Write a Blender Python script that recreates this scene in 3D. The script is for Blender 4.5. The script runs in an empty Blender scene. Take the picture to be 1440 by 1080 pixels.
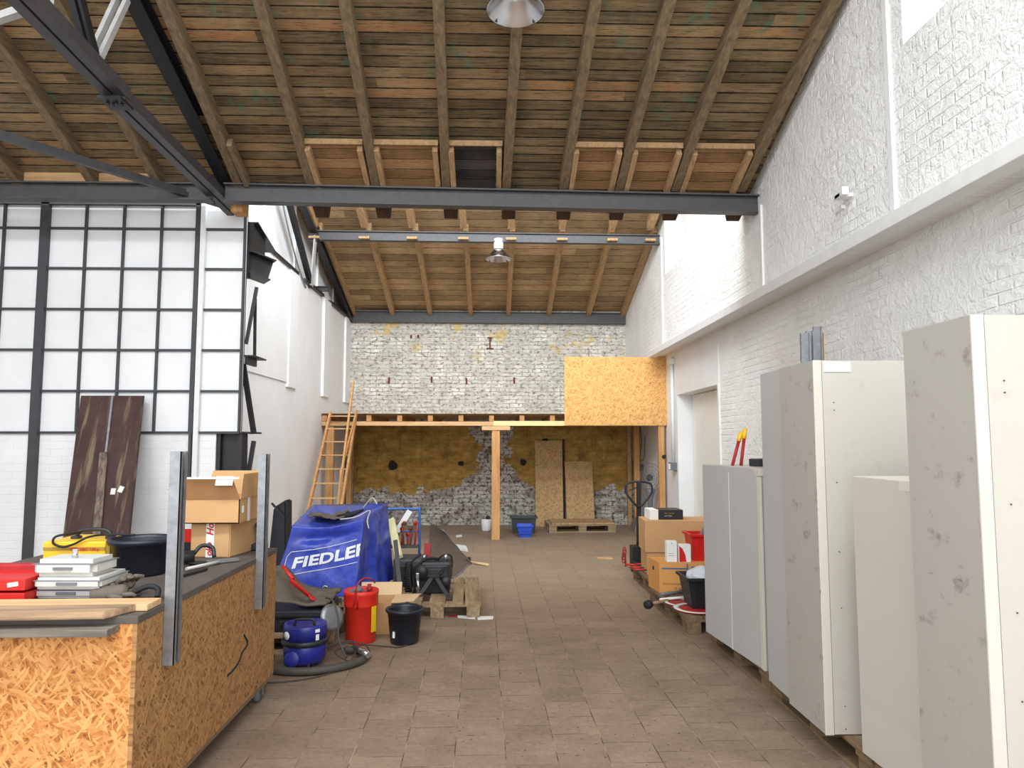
import bpy, bmesh, math, random
from mathutils import Vector, Matrix, Euler, noise as mnoise
random.seed(7)
C = bpy.context.scene.collection
PI = math.pi
# ---------------------------------------------------------------- camera
FOC, HOR, VX, EYE = 1000.0, 622.0, 692.0, 1.6
PIT = math.atan((HOR-540)/FOC); YAW = math.atan((720-VX)*math.cos(PIT)/FOC)
cam_d = bpy.data.cameras.new('camera'); cam = bpy.data.objects.new('camera', cam_d); C.objects.link(cam)
cam_d.sensor_width = 36; cam_d.lens = 36*FOC/1440; cam_d.clip_start = .05
cam.location = (0, 0, EYE); cam.rotation_euler = (PI/2+PIT, 0, -YAW)
bpy.context.scene.camera = cam
def ray(u, v):
    a = (u-720)/FOC; b = (540-v)/FOC
    y = math.cos(PIT)-b*math.sin(PIT); z = math.sin(PIT)+b*math.cos(PIT)
    c, s = math.cos(YAW), math.sin(YAW)
    return Vector((a*c+y*s, -a*s+y*c, z))
O = Vector((0, 0, EYE))
def PY(u, v, Y): r = ray(u, v); return O+r*(Y/r.y)
def PX(u, v, X): r = ray(u, v); return O+r*(X/r.x)
def PZ(u, v, Z): r = ray(u, v); return O+r*((Z-EYE)/r.z)
V = Vector
# ---------------------------------------------------------------- mesh helper
class MB:
    def __init__(s): s.bm = bmesh.new()
    def _mark(s): return len(s.bm.verts)
    def _tf(s, vs, m):
        bmesh.ops.transform(s.bm, matrix=m, verts=vs)
    def box(s, c, d, rot=None, bev=0):
        r = bmesh.ops.create_cube(s.bm, size=1); vs = r['verts']
        m = Matrix.Translation(V(c)) @ (rot.to_matrix().to_4x4() if rot else Matrix()) @ Matrix.Diagonal((d[0], d[1], d[2], 1))
        s._tf(vs, m)
        if bev:
            es = list({e for v in vs for e in v.link_edges})
            bmesh.ops.bevel(s.bm, geom=es, offset=bev, segments=2, affect='EDGES', profile=.6)
        return s
    def bx(s, x0, x1, y0, y1, z0, z1, bev=0):
        return s.box(((x0+x1)/2, (y0+y1)/2, (z0+z1)/2), (abs(x1-x0), abs(y1-y0), abs(z1-z0)), None, bev)
    def bar(s, p, q, w, h, up=(0, 0, 1), bev=0):
        p, q = V(p), V(q); d = q-p; L = d.length; y = d/L; x = y.cross(V(up)).normalized(); z = x.cross(y)
        m = Matrix((x, y, z)).transposed().to_4x4()
        r = bmesh.ops.create_cube(s.bm, size=1); vs = r['verts']
        s._tf(vs, Matrix.Translation((p+q)/2) @ m @ Matrix.Diagonal((w, L, h, 1)))
        if bev:
            es = list({e for v in vs for e in v.link_edges})
            bmesh.ops.bevel(s.bm, geom=es, offset=bev, segments=1, affect='EDGES')
        return s
    def ibeam(s, p, q, w, h, tw=.012, tf=.014, up=(0, 0, 1)):
        p, q = V(p), V(q); y = (q-p).normalized(); x = y.cross(V(up)).normalized(); z = x.cross(y)
        o = z*(h/2-tf/2)
        s.bar(p+o, q+o, w, tf, up); s.bar(p-o, q-o, w, tf, up); s.bar(p, q, tw, h-2*tf+.002, up); return s
    def tube(s, pts, r, n=8, cyc=False, cap=True, smooth_pts=0):
        pts = [V(p) for p in pts]
        if smooth_pts:
            out = []
            N = len(pts)
            for i in range(N if cyc else N-1):
                p0 = pts[(i-1) % N] if (cyc or i) else pts[0]; p1 = pts[i]; p2 = pts[(i+1) % N]
                p3 = pts[(i+2) % N] if (cyc or i+2 < N) else pts[-1]
                for k in range(smooth_pts):
                    t = k/smooth_pts
                    out.append(.5*((2*p1)+(-p0+p2)*t+(2*p0-5*p1+4*p2-p3)*t*t+(-p0+3*p1-3*p2+p3)*t**3))
            if not cyc: out.append(pts[-1])
            pts = out
        rings = []; nx = None
        N = len(pts)
        for i, p in enumerate(pts):
            a = pts[(i-1) % N] if (cyc or i) else p; b = pts[(i+1) % N] if (cyc or i < N-1) else p
            t = (b-a).normalized()
            if nx is None:
                nx = t.orthogonal().normalized()
            nx = (nx-t*nx.dot(t)).normalized(); ny = t.cross(nx)
            rr = r[i] if isinstance(r, (list, tuple)) else r
            rings.append([s.bm.verts.new(p+nx*math.cos(2*PI*k/n)*rr+ny*math.sin(2*PI*k/n)*rr) for k in range(n)])
        for i in range(N if cyc else N-1):
            A, B = rings[i], rings[(i+1) % N]
            for k in range(n): s.bm.faces.new((A[k], A[(k+1) % n], B[(k+1) % n], B[k])).smooth = True
        if cap and not cyc:
            s.bm.faces.new(rings[0][::-1]); s.bm.faces.new(rings[-1])
        return s
    def lathe(s, prof, c=(0, 0, 0), n=40, axis=None, sm=True):
        c = V(c); M = Matrix() if axis is None else V((0, 0, 1)).rotation_difference(V(axis)).to_matrix().to_4x4()
        rings = []
        for r, z in prof:
            if r < 1e-5: rings.append([s.bm.verts.new(c+(M @ V((0, 0, z))))])
            else: rings.append([s.bm.verts.new(c+(M @ V((r*math.cos(2*PI*k/n), r*math.sin(2*PI*k/n), z)))) for k in range(n)])
        for A, B in zip(rings, rings[1:]):
            for k in range(n):
                k2 = (k+1) % n
                if len(A) == 1 and len(B) == 1: break
                if len(A) == 1: f = s.bm.faces.new((A[0], B[k2], B[k]))
                elif len(B) == 1: f = s.bm.faces.new((A[k], A[k2], B[0]))
                else: f = s.bm.faces.new((A[k], A[k2], B[k2], B[k]))
                f.smooth = sm
        return s
    def prism(s, pts, vec):
        a = [s.bm.verts.new(V(p)) for p in pts]; b = [s.bm.verts.new(V(p)+V(vec)) for p in pts]; n = len(a)
        s.bm.faces.new(a[::-1]); s.bm.faces.new(b)
        for i in range(n): s.bm.faces.new((a[i], a[(i+1) % n], b[(i+1) % n], b[i]))
        return s
    def hexa(s, b4, t4, bev=0):
        a = [s.bm.verts.new(V(p)) for p in b4]; b = [s.bm.verts.new(V(p)) for p in t4]
        fs = [s.bm.faces.new(a[::-1]), s.bm.faces.new(b)]+[s.bm.faces.new((a[i], a[(i+1) % 4], b[(i+1) % 4], b[i])) for i in range(4)]
        if bev: bmesh.ops.bevel(s.bm, geom=list({e for f in fs for e in f.edges}), offset=bev, segments=2, affect='EDGES')
        return s
    def grid(s, fn, nu, nv, cu=False):
        g = [[s.bm.verts.new(V(fn(i/nu, j/nv))) for j in range(nv+1)] for i in range(nu if cu else nu+1)]
        for i in range(nu):
            for j in range(nv):
                i2 = (i+1) % nu if cu else i+1
                s.bm.faces.new((g[i][j], g[i2][j], g[i2][j+1], g[i][j+1])).smooth = True
        return s
def obj(name, mb, mat, parent=None, label=None, cat=None, group=None, kind=None, uv=False):
    bm = mb.bm; off = V((0, 0, 0)); q = parent
    while q is not None: off += q.location; q = q.parent
    if parent is None and cat:                      # single-mesh thing: origin at its base
        bb = [v.co for v in bm.verts]
        off = V((sum(v.x for v in bb)/len(bb), sum(v.y for v in bb)/len(bb), min(v.z for v in bb)))
        base = off.copy()
    else: base = V((0, 0, 0))
    bmesh.ops.translate(bm, vec=-off, verts=bm.verts)
    bmesh.ops.recalc_face_normals(bm, faces=bm.faces)
    me = bpy.data.meshes.new(name); bm.to_mesh(me); bm.free(); me.materials.append(mat)
    o = bpy.data.objects.new(name, me); C.objects.link(o); o.parent = parent; o.location = base
    tag(o, label, cat, group, kind); return o
def tag(o, label=None, cat=None, group=None, kind=None):
    for k, v in (('label', label), ('category', cat), ('group', group), ('kind', kind)):
        if v: o[k] = v
    return o
def thing(name, label, cat, loc=(0, 0, 0), group=None):
    o = bpy.data.objects.new(name, None); C.objects.link(o); o.location = loc; o.empty_display_size = .1
    return tag(o, label, cat, group)
def copy_tree(o, parent=None):
    c = o.copy(); C.objects.link(c); c.parent = parent
    for ch in [x for x in o.children]: copy_tree(ch, c)
    return c
def st(name, mb, mat): return obj(name, mb, mat, kind='structure')
def text_mb(s, size, fn, depth=.0, bold=0, sp=1.0, shear=0):
    """flat lettering whose points are carried onto a surface by fn(x, y)"""
    cu = bpy.data.curves.new('t', 'FONT'); cu.body = s; cu.size = size; cu.offset = bold; cu.space_character = sp; cu.shear = shear; cu.resolution_u = 3
    o = bpy.data.objects.new('t', cu); C.objects.link(o); bpy.context.view_layer.update()
    me = bpy.data.meshes.new_from_object(o.evaluated_get(bpy.context.evaluated_depsgraph_get()))
    bpy.data.objects.remove(o); m = MB(); m.bm.from_mesh(me); bpy.data.meshes.remove(me); bpy.data.curves.remove(cu)
    bmesh.ops.triangulate(m.bm, faces=m.bm.faces)
    if depth: bmesh.ops.subdivide_edges(m.bm, edges=[e for e in m.bm.edges if e.calc_length() > depth], cuts=2); bmesh.ops.triangulate(m.bm, faces=m.bm.faces)
    for v in m.bm.verts: v.co = V(fn(v.co.x, v.co.y))
    return m
# ---------------------------------------------------------------- materials
def lin(c):
    return tuple((x/12.92 if x <= .04045 else ((x+.055)/1.055)**2.4) for x in c)
def rgb(r, g, b): return lin((r/255, g/255, b/255))+(1,)
class MT:
    def __init__(s, name, rough=.6, metal=0, spec=.5):
        s.m = bpy.data.materials.new(name); s.m.use_nodes = True; s.t = s.m.node_tree; s.b = s.t.nodes['Principled BSDF']
        s.b.inputs['Roughness'].default_value = rough; s.b.inputs['Metallic'].default_value = metal; s.b.inputs['Specular IOR Level'].default_value = spec
        s.co = s.n('ShaderNodeTexCoord').outputs['Object']
    def n(s, ty, ins=None, **kw):
        x = s.t.nodes.new(ty)
        for k, v in kw.items(): setattr(x, k, v)
        for k, v in (ins or {}).items(): s.set(x.inputs[k], v)
        return x
    def set(s, sock, v):
        if isinstance(v, bpy.types.NodeSocket): s.t.links.new(v, sock)
        else: sock.default_value = v
    def math(s, op, a, b=0.0, c=None):
        x = s.n('ShaderNodeMath', operation=op); s.set(x.inputs[0], a); s.set(x.inputs[1], b)
        if c is not None: s.set(x.inputs[2], c)
        return x.outputs[0]
    def clampm(s, a, b=0.0, op='MULTIPLY'):
        x = s.n('ShaderNodeMath', operation=op, use_clamp=True); s.set(x.inputs[0], a); s.set(x.inputs[1], b); return x.outputs[0]
    def axes(s, ax, scale=(1, 1, 1)):
        sp = s.n('ShaderNodeSeparateXYZ', {0: s.co}).outputs; d = {'X': sp[0], 'Y': sp[1], 'Z': sp[2]}
        c = s.n('ShaderNodeCombineXYZ', {0: d[ax[0]], 1: d[ax[1]], 2: d[ax[2]] if len(ax) > 2 else 0.0}).outputs[0]
        return s.n('ShaderNodeVectorMath', {0: c, 1: scale}, operation='MULTIPLY').outputs[0]
    def noise(s, vec=None, scale=5, detail=4, rough=.6, dist=0, col=False):
        x = s.n('ShaderNodeTexNoise', {'Vector': vec or s.co, 'Scale': scale, 'Detail': detail, 'Roughness': rough, 'Distortion': dist})
        return x.outputs['Color' if col else 'Fac']
    def ramp(s, fac, stops, interp='LINEAR'):
        x = s.n('ShaderNodeValToRGB', {0: fac}); r = x.color_ramp; r.interpolation = interp
        while len(r.elements) < len(stops): r.elements.new(.5)
        for e, (p, c) in zip(r.elements, stops): e.position = p; e.color = c if isinstance(c, tuple) else (c, c, c, 1)
        return x.outputs[0]
    def mix(s, f, a, b, mode='MIX'):
        x = s.n('ShaderNodeMix', data_type='RGBA', blend_type=mode); s.set(x.inputs[0], f); s.set(x.inputs[6], a); s.set(x.inputs[7], b)
        return x.outputs[2]
    def color(s, c): s.set(s.b.inputs['Base Color'], c); return s
    def bump(s, h, strength=.5, dist=.01):
        x = s.n('ShaderNodeBump', {'Height': h, 'Strength': strength, 'Distance': dist}); s.set(s.b.inputs['Normal'], x.outputs[0]); return s
def plain(name, c, rough=.6, metal=0, var=.12, scale=9, bump=0, bs=60, spec=.5):
    m = MT(name, rough, metal, spec); n = m.noise(scale=scale)
    f = m.ramp(n, [(.3, 1-var), (.7, 1+var*.6)])
    m.color(m.mix(1.0, c, f, 'MULTIPLY'))
    if bump: m.bump(m.noise(scale=bs, detail=3), bump, .004)
    return m.m
def osb(name, ax, dark, mid, light, rough=.7, k=1.0):
    m = MT(name, rough); base = m.axes(ax)
    warp = m.n('ShaderNodeVectorMath', {0: base, 1: m.n('ShaderNodeVectorMath', {0: m.noise(base, 9, 2, col=True), 1: (.03, .03, 0)}, operation='MULTIPLY').outputs[0]}, operation='ADD').outputs[0]
    out = None; hh = None
    for q, (ang, L, W, g) in enumerate(((.15, 17, 75, .80), (1.25, 20, 95, .92), (2.2, 15, 85, 1.0), (.75, 24, 110, .96), (2.75, 19, 90, .9))):
        rot = m.n('ShaderNodeVectorRotate', {'Vector': warp, 'Angle': ang}, rotation_type='Z_AXIS').outputs[0]
        v = m.n('ShaderNodeTexVoronoi', {'Vector': m.n('ShaderNodeVectorMath', {0: rot, 1: (L*k, W*k, 1)}, operation='MULTIPLY').outputs[0], 'Scale': 1.0})
        c = m.n('ShaderNodeSeparateColor', {0: v.outputs['Color']}).outputs[0]
        c = m.math('MULTIPLY', m.math('POWER', c, 2.2), g)
        out = c if out is None else m.math('MAXIMUM', out, c)
    x = m.math('ADD', m.math('MULTIPLY', out, .8), m.math('MULTIPLY', m.noise(base, 45, 4, .7), .3))
    m.color(m.ramp(x, [(.22, dark), (.5, mid), (1.0, light)])); m.bump(out, .2, .002); return m.m
def planks(name, ax, roww, L, cols, stain, gap=.035, grain=1.0, green=None, bump=.5):
    m = MT(name, .85, 0, .2); p = m.axes(ax); sp = m.n('ShaderNodeSeparateXYZ', {0: p}).outputs
    row = m.math('DIVIDE', sp[1], roww); rf = m.math('FLOOR', row); fr = m.math('FRACT', row)
    w1 = m.n('ShaderNodeTexWhiteNoise', {'W': rf}, noise_dimensions='1D').outputs['Value']
    seg = m.math('FLOOR', m.math('ADD', m.math('DIVIDE', sp[0], L), m.math('MULTIPLY', w1, 5)))
    w2 = m.n('ShaderNodeTexWhiteNoise', {'Vector': m.n('ShaderNodeCombineXYZ', {0: seg, 1: rf}).outputs[0]}, noise_dimensions='2D').outputs['Value']
    g = m.noise(m.n('ShaderNodeCombineXYZ', {0: m.math('MULTIPLY', sp[0], 1.6), 1: m.math('MULTIPLY', sp[1], 38*grain), 2: m.math('MULTIPLY', w2, 20)}).outputs[0], 1.5, 5, .65)
    g2 = m.noise(m.n('ShaderNodeCombineXYZ', {0: m.math('MULTIPLY', sp[0], 5), 1: m.math('MULTIPLY', sp[1], 90*grain), 2: m.math('MULTIPLY', w2, 9)}).outputs[0], 1.2, 4, .7)
    big = m.noise(m.n('ShaderNodeCombineXYZ', {0: m.math('MULTIPLY', sp[0], 1.3), 1: m.math('MULTIPLY', rf, .35), 2: w2}).outputs[0], 1.2, 4, .6)
    x = m.math('ADD', m.math('MULTIPLY', w2, .22), m.math('ADD', m.math('MULTIPLY', g, .42), m.math('MULTIPLY', big, .36)))
    c = m.ramp(x, cols)
    streak = m.ramp(g2, [(.36, .75), (.46, 0.0)])
    c = m.mix(streak, c, tuple(v*.35 for v in stain[:3])+(1,), 'MULTIPLY')
    blot = m.ramp(m.noise(m.axes(ax, (1, 1.6, 1)), 1.1, 6, .7), [(.42, 0.0), (.62, 1.0)])
    c = m.mix(m.math('MULTIPLY', blot, .6), c, stain, 'MULTIPLY')
    if green is not None:
        gm = m.ramp(m.noise(m.axes(ax, (1.6, 1.2, 1)), 2.0, 8, .8), [(.555, 0.0), (.63, .6)])
        c = m.mix(gm, c, green)
    gw = m.math('MULTIPLY', m.math('SUBTRACT', m.noise(p, 7, 4, .7), .5), .12)
    edge = m.math('ADD', m.math('MINIMUM', fr, m.math('SUBTRACT', 1.0, fr)), gw)
    gapm = m.ramp(edge, [(gap*.5, 0.0), (gap*1.7, 1.0)])
    c = m.mix(gapm, rgb(20, 16, 13), c)
    m.color(c); m.bump(m.math('ADD', m.math('MULTIPLY', gapm, .8), m.math('MULTIPLY', g, .3)), bump, .008); return m.m
def wood(name, c1, c2, ax='XYZ', along=0, rough=.7, sc=1.0):
    m = MT(name, rough, 0, .3); k = [26*sc]*3; k[along] = 2.0*sc
    n = m.noise(m.axes('XYZ', tuple(k)), 1, 5, .6, .6)
    m.color(m.ramp(n, [(.3, c1), (.72, c2)])); m.bump(n, .15, .003); return m.m
def paintbrick(name, ax, c1, c2, bw=.25, bh=.077, joint=.5, wob=.6, mort=.012, fine=.35, js=.9, st_=.85):
    m = MT(name, .55, 0, .35); p = m.axes(ax)
    wv = m.n('ShaderNodeVectorMath', {0: p, 1: m.n('ShaderNodeVectorMath', {0: m.noise(p, 6, 3, col=True), 1: (.02, .02, 0)}, operation='MULTIPLY').outputs[0]}, operation='ADD').outputs[0]
    b = m.n('ShaderNodeTexBrick', {'Vector': wv, 'Scale': 1.0, 'Mortar Size': mort, 'Mortar Smooth': .6, 'Brick Width': bw, 'Row Height': bh, 'Color1': (1, 1, 1, 1), 'Color2': (.8, .8, .8, 1), 'Mortar': (0, 0, 0, 1)})
    bf = m.math('SUBTRACT', 1.0, b.outputs['Fac'])
    patch = m.ramp(m.noise(p, js, 4), [(.44, joint*.12), (.62, joint)])
    bf = m.math('SUBTRACT', 1.0, m.math('MULTIPLY', b.outputs['Fac'], patch))
    n1 = m.noise(p, 11, 5, .6, .8); n2 = m.noise(p, 55, 3)
    h = m.math('ADD', m.math('MULTIPLY', bf, .8), m.math('ADD', m.math('MULTIPLY', n1, wob), m.math('MULTIPLY', n2, fine*.4)))
    m.color(m.ramp(m.noise(p, 2.3, 5), [(.3, c1), (.7, c2)])); m.bump(h, st_, .022); return m.m
wall_rough = paintbrick('white_rough_brick', 'YZ', rgb(232, 231, 227), rgb(246, 245, 242), joint=.5, wob=1.3, fine=.8, st_=.8)
wall_smooth = plain('white_render', rgb(236, 236, 236), .6, var=.05, scale=2, bump=.25, bs=25)
wall_frontbrick = paintbrick('white_painted_brickwork', 'XZ', rgb(230, 230, 229), rgb(242, 242, 242), joint=.7, wob=.3, js=.4, mort=.006, st_=.4)
pane_white = plain('white_painted_pane', rgb(238, 238, 238), .5, var=.04, scale=3, bump=.06, bs=8)
steel = plain('dark_grey_steel', rgb(70, 69, 70), .5, 0, var=.2, scale=14)
steel_dk = plain('black_steel', rgb(34, 34, 36), .5, 0, var=.25, scale=14)
frame_blk = plain('black_window_bar', rgb(62, 63, 66), .5, 0, var=.15)
steel_lt = plain('pale_lit_steel', rgb(186, 184, 182), .45, .1, var=.15)  # the grey truss steel again, light falling on it put into the colour
galv = plain('galvanised_steel', rgb(150, 152, 155), .42, .7, var=.25, scale=22)
raw = wood('raw_timber', rgb(176, 124, 74), rgb(214, 166, 112), along=2)
raw_y = wood('raw_timber_lengthwise', rgb(160, 112, 66), rgb(202, 152, 100), along=1)
raw_x = wood('raw_timber_crosswise', rgb(186, 140, 96), rgb(222, 186, 140), along=0)
old_y = wood('old_rafter_timber', rgb(96, 80, 60), rgb(142, 122, 94), along=1, rough=.85)
mid_y = wood('brown_rafter_timber', rgb(152, 120, 84), rgb(194, 160, 118), along=1, rough=.8)
dark_w = wood('dark_rafter_end', rgb(52, 38, 28), rgb(92, 68, 48), along=1, rough=.9)
pallet_w = wood('weathered_pallet_timber', rgb(118, 98, 72), rgb(172, 150, 118), along=1, rough=.9)
pallet_dk = wood('dusty_pallet_timber', rgb(92, 74, 54), rgb(138, 116, 88), along=1, rough=.9)
grey_w = wood('grey_weathered_board', rgb(88, 82, 74), rgb(140, 130, 116), along=0, rough=.9)
worn_w = wood('worn_scaffold_board', rgb(108, 88, 70), rgb(190, 158, 124), along=0, rough=.85)
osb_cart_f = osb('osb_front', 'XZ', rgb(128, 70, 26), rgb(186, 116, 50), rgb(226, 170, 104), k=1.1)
osb_cart_s = osb('osb_side_shaded', 'YZ', rgb(106, 70, 36), rgb(146, 102, 58), rgb(182, 138, 88), k=1.1)  # same OSB as the front, darkened: shade on the side put into the colour
osb_new = osb('osb_parapet', 'XZ', rgb(166, 106, 48), rgb(206, 148, 78), rgb(232, 186, 120))
osb_old = osb('osb_dusty', 'XZ', rgb(126, 96, 58), rgb(176, 138, 88), rgb(206, 174, 126))
osb_flat = osb('osb_flat', 'XY', rgb(118, 88, 56), rgb(168, 132, 90), rgb(196, 164, 122))
card = plain('cardboard', rgb(196, 154, 108), .8, 0, var=.08, scale=3, bump=.1, spec=.2)
card_dk = plain('cardboard_seam_shade', rgb(166, 122, 82), .85, 0, var=.08, scale=3, spec=.2)  # darker tone for box seams and for shade on a raised flap
card_or = plain('orange_cardboard', rgb(212, 152, 88), .8, 0, var=.06, scale=3, spec=.2)
card_lt = plain('pale_cardboard', rgb(214, 184, 144), .8, 0, var=.05, scale=3, spec=.2)
white_p = plain('white_plastic', rgb(232, 232, 230), .4, 0, var=.04)
paper = plain('white_paper', rgb(232, 230, 226), .8, 0, var=.05)
grey_case = plain('light_grey_plastic', rgb(200, 198, 192), .5, 0, var=.06, scale=14)
blk = plain('black_plastic', rgb(34, 36, 40), .45, 0, var=.2, scale=18, bump=.05)
blk_m = plain('matt_black', rgb(26, 26, 28), .7, 0, var=.3, scale=18)
navy = plain('black_bucket_plastic', rgb(30, 34, 46), .4, 0, var=.3, scale=12)
red = plain('red_plastic', rgb(206, 34, 28), .4, 0, var=.12, scale=6)
red_o = plain('orange_red_plastic', rgb(214, 44, 30), .4, 0, var=.12, scale=8)
dred = plain('dark_red_paint', rgb(166, 32, 34), .5, 0, var=.2)
yellow = plain('yellow_paint', rgb(240, 190, 40), .4, 0, var=.06)
yel2 = plain('pale_yellow_foam', rgb(226, 220, 168), .7, 0, var=.05)
blue_p = plain('blue_plastic', rgb(44, 84, 200), .4, 0, var=.1)
blue_v = plain('dark_blue_plastic', rgb(38, 44, 132), .35, 0, var=.15)
blue_t = plain('blue_trolley_paint', rgb(60, 104, 176), .45, .1, var=.2)
grey_p = plain('grey_plastic', rgb(112, 114, 118), .5, 0, var=.1)
hose_m = plain('grey_hose', rgb(72, 68, 62), .6, 0, var=.15, scale=30)
cable_m = plain('cable_grey', rgb(70, 64, 58), .6, 0, var=.1)
cloth_g = plain('grey_brown_cloth', rgb(104, 94, 82), .9, 0, var=.25, scale=12, bump=.4, bs=20)
rust = plain('rusty_metal', rgb(118, 62, 40), .8, .2, var=.35, scale=14)
chrome = plain('bright_metal', rgb(200, 200, 204), .22, .9, var=.1)
cream = plain('cream_laminate', rgb(208, 201, 189), .45, 0, var=.03, scale=2)
redtext = plain('red_print', rgb(196, 30, 34), .6, 0, var=.05)
bluetext = plain('blue_print', rgb(40, 104, 150), .6, 0, var=.05)
dimtext = plain('faded_brown_print', rgb(128, 96, 58), .7, 0, var=.05)
whitetext = plain('white_print', rgb(236, 238, 242), .5, 0, var=.02)
brownish = plain('tan_stripe', rgb(168, 132, 52), .5, 0, var=.08)
def mk_alu():
    m = MT('spun_aluminium', .24, 1); m.color(rgb(206, 206, 208)); w = m.n('ShaderNodeTexNoise', {'Vector': m.axes('XYZ', (1, 1, 40)), 'Scale': 8.0}).outputs['Fac']; m.bump(w, .12, .002); return m.m
alu = mk_alu()
def mk_cab(name, base, dirt, ax, amount):
    m = MT(name, .42, 0, .4); p = m.axes(ax)
    s1 = m.noise(p, 1.6, 6, .65, .4); s2 = m.noise(m.axes(ax, (1, 1, 1)), 7, 6, .7)
    c = m.ramp(s1, [(.3, base), (.7, tuple(min(1, x*1.06) for x in base[:3])+(1,))])
    k = m.ramp(s2, [(.57, 0.0), (.68, amount)])
    k2 = m.ramp(m.noise(m.axes(ax, (5, 16, 1)), 1, 5, .6), [(.66, 0.0), (.74, amount)])
    c = m.mix(m.clampm(k, k2, 'ADD'), c, dirt); m.color(c); return m.m
cab_side = mk_cab('shaded_dirty_board', rgb(166, 161, 153), rgb(104, 92, 80), 'YZ', .6)  # dirty off-white board, with the shade of the side faces put into its grey
cab_side_b = mk_cab('blue_grey_board', rgb(176, 175, 172), rgb(150, 152, 152), 'YZ', .15)
cab_front = mk_cab('offwhite_board', rgb(190, 184, 174), rgb(140, 128, 112), 'XZ', .15)
def mk_floor():
    m = MT('brown_floor_tiles', .62, 0, .35)
    r = m.n('ShaderNodeVectorRotate', {'Vector': m.co, 'Angle': -.014}, rotation_type='Z_AXIS').outputs[0]
    sp = m.n('ShaderNodeSeparateXYZ', {0: r}).outputs
    p = m.n('ShaderNodeCombineXYZ', {0: sp[1], 1: m.math('ADD', sp[0], .135)}).outputs[0]
    b = m.n('ShaderNodeTexBrick', {'Vector': p, 'Scale': 1.0, 'Mortar Size': .0035, 'Mortar Smooth': .3, 'Brick Width': .245, 'Row Height': .262, 'Color1': (0, 0, 0, 1), 'Color2': (1, 1, 1, 1), 'Mortar': (.5, .5, .5, 1), 'Bias': 0.0})
    tone = m.n('ShaderNodeSeparateColor', {0: b.outputs['Color']}).outputs[0]
    n = m.noise(scale=3.0, detail=7, rough=.7); n2 = m.noise(scale=30, detail=5, rough=.75)
    x = m.math('ADD', m.math('MULTIPLY', tone, .09), m.math('ADD', m.math('MULTIPLY', n, .5), m.math('MULTIPLY', n2, .38)))
    c = m.ramp(x, [(.3, rgb(108, 91, 76)), (.5, rgb(136, 117, 99)), (.72, rgb(162, 142, 121))])
    # beige dust that lies thicker in the middle of the hall
    dy = m.n('ShaderNodeMapRange', {'Value': sp[1], 'From Min': 5.5, 'From Max': 9.0, 'To Min': 0.0, 'To Max': .7}).outputs[0]
    dy2 = m.n('ShaderNodeMapRange', {'Value': sp[1], 'From Min': 11.3, 'From Max': 12.6, 'To Min': 1.0, 'To Max': .35}).outputs[0]
    dust = m.math('MULTIPLY', m.math('MULTIPLY', dy, dy2), m.ramp(m.noise(m.axes('XYZ', (.5, 1.5, 1)), 1.6, 6), [(.3, .5), (.7, 1.0)]))
    c = m.mix(dust, c, rgb(168, 150, 126))
    spots = m.ramp(m.noise(scale=42, detail=2, rough=.4), [(.27, .85), (.31, 0.0)])
    c = m.mix(spots, c, rgb(60, 50, 42))
    mj = m.noise(scale=5, detail=3)
    jc = m.ramp(mj, [(.42, rgb(82, 68, 56)), (.62, rgb(158, 136, 112))])
    c = m.mix(m.math('MULTIPLY', b.outputs['Fac'], m.math('SUBTRACT', 1.0, m.math('MULTIPLY', dust, .7))), c, jc); m.color(c)
    m.bump(m.math('ADD', m.math('MULTIPLY', b.outputs['Fac'], -.8), m.math('MULTIPLY', n2, .5)), .5, .005); return m.m
floor_m = mk_floor()
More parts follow.
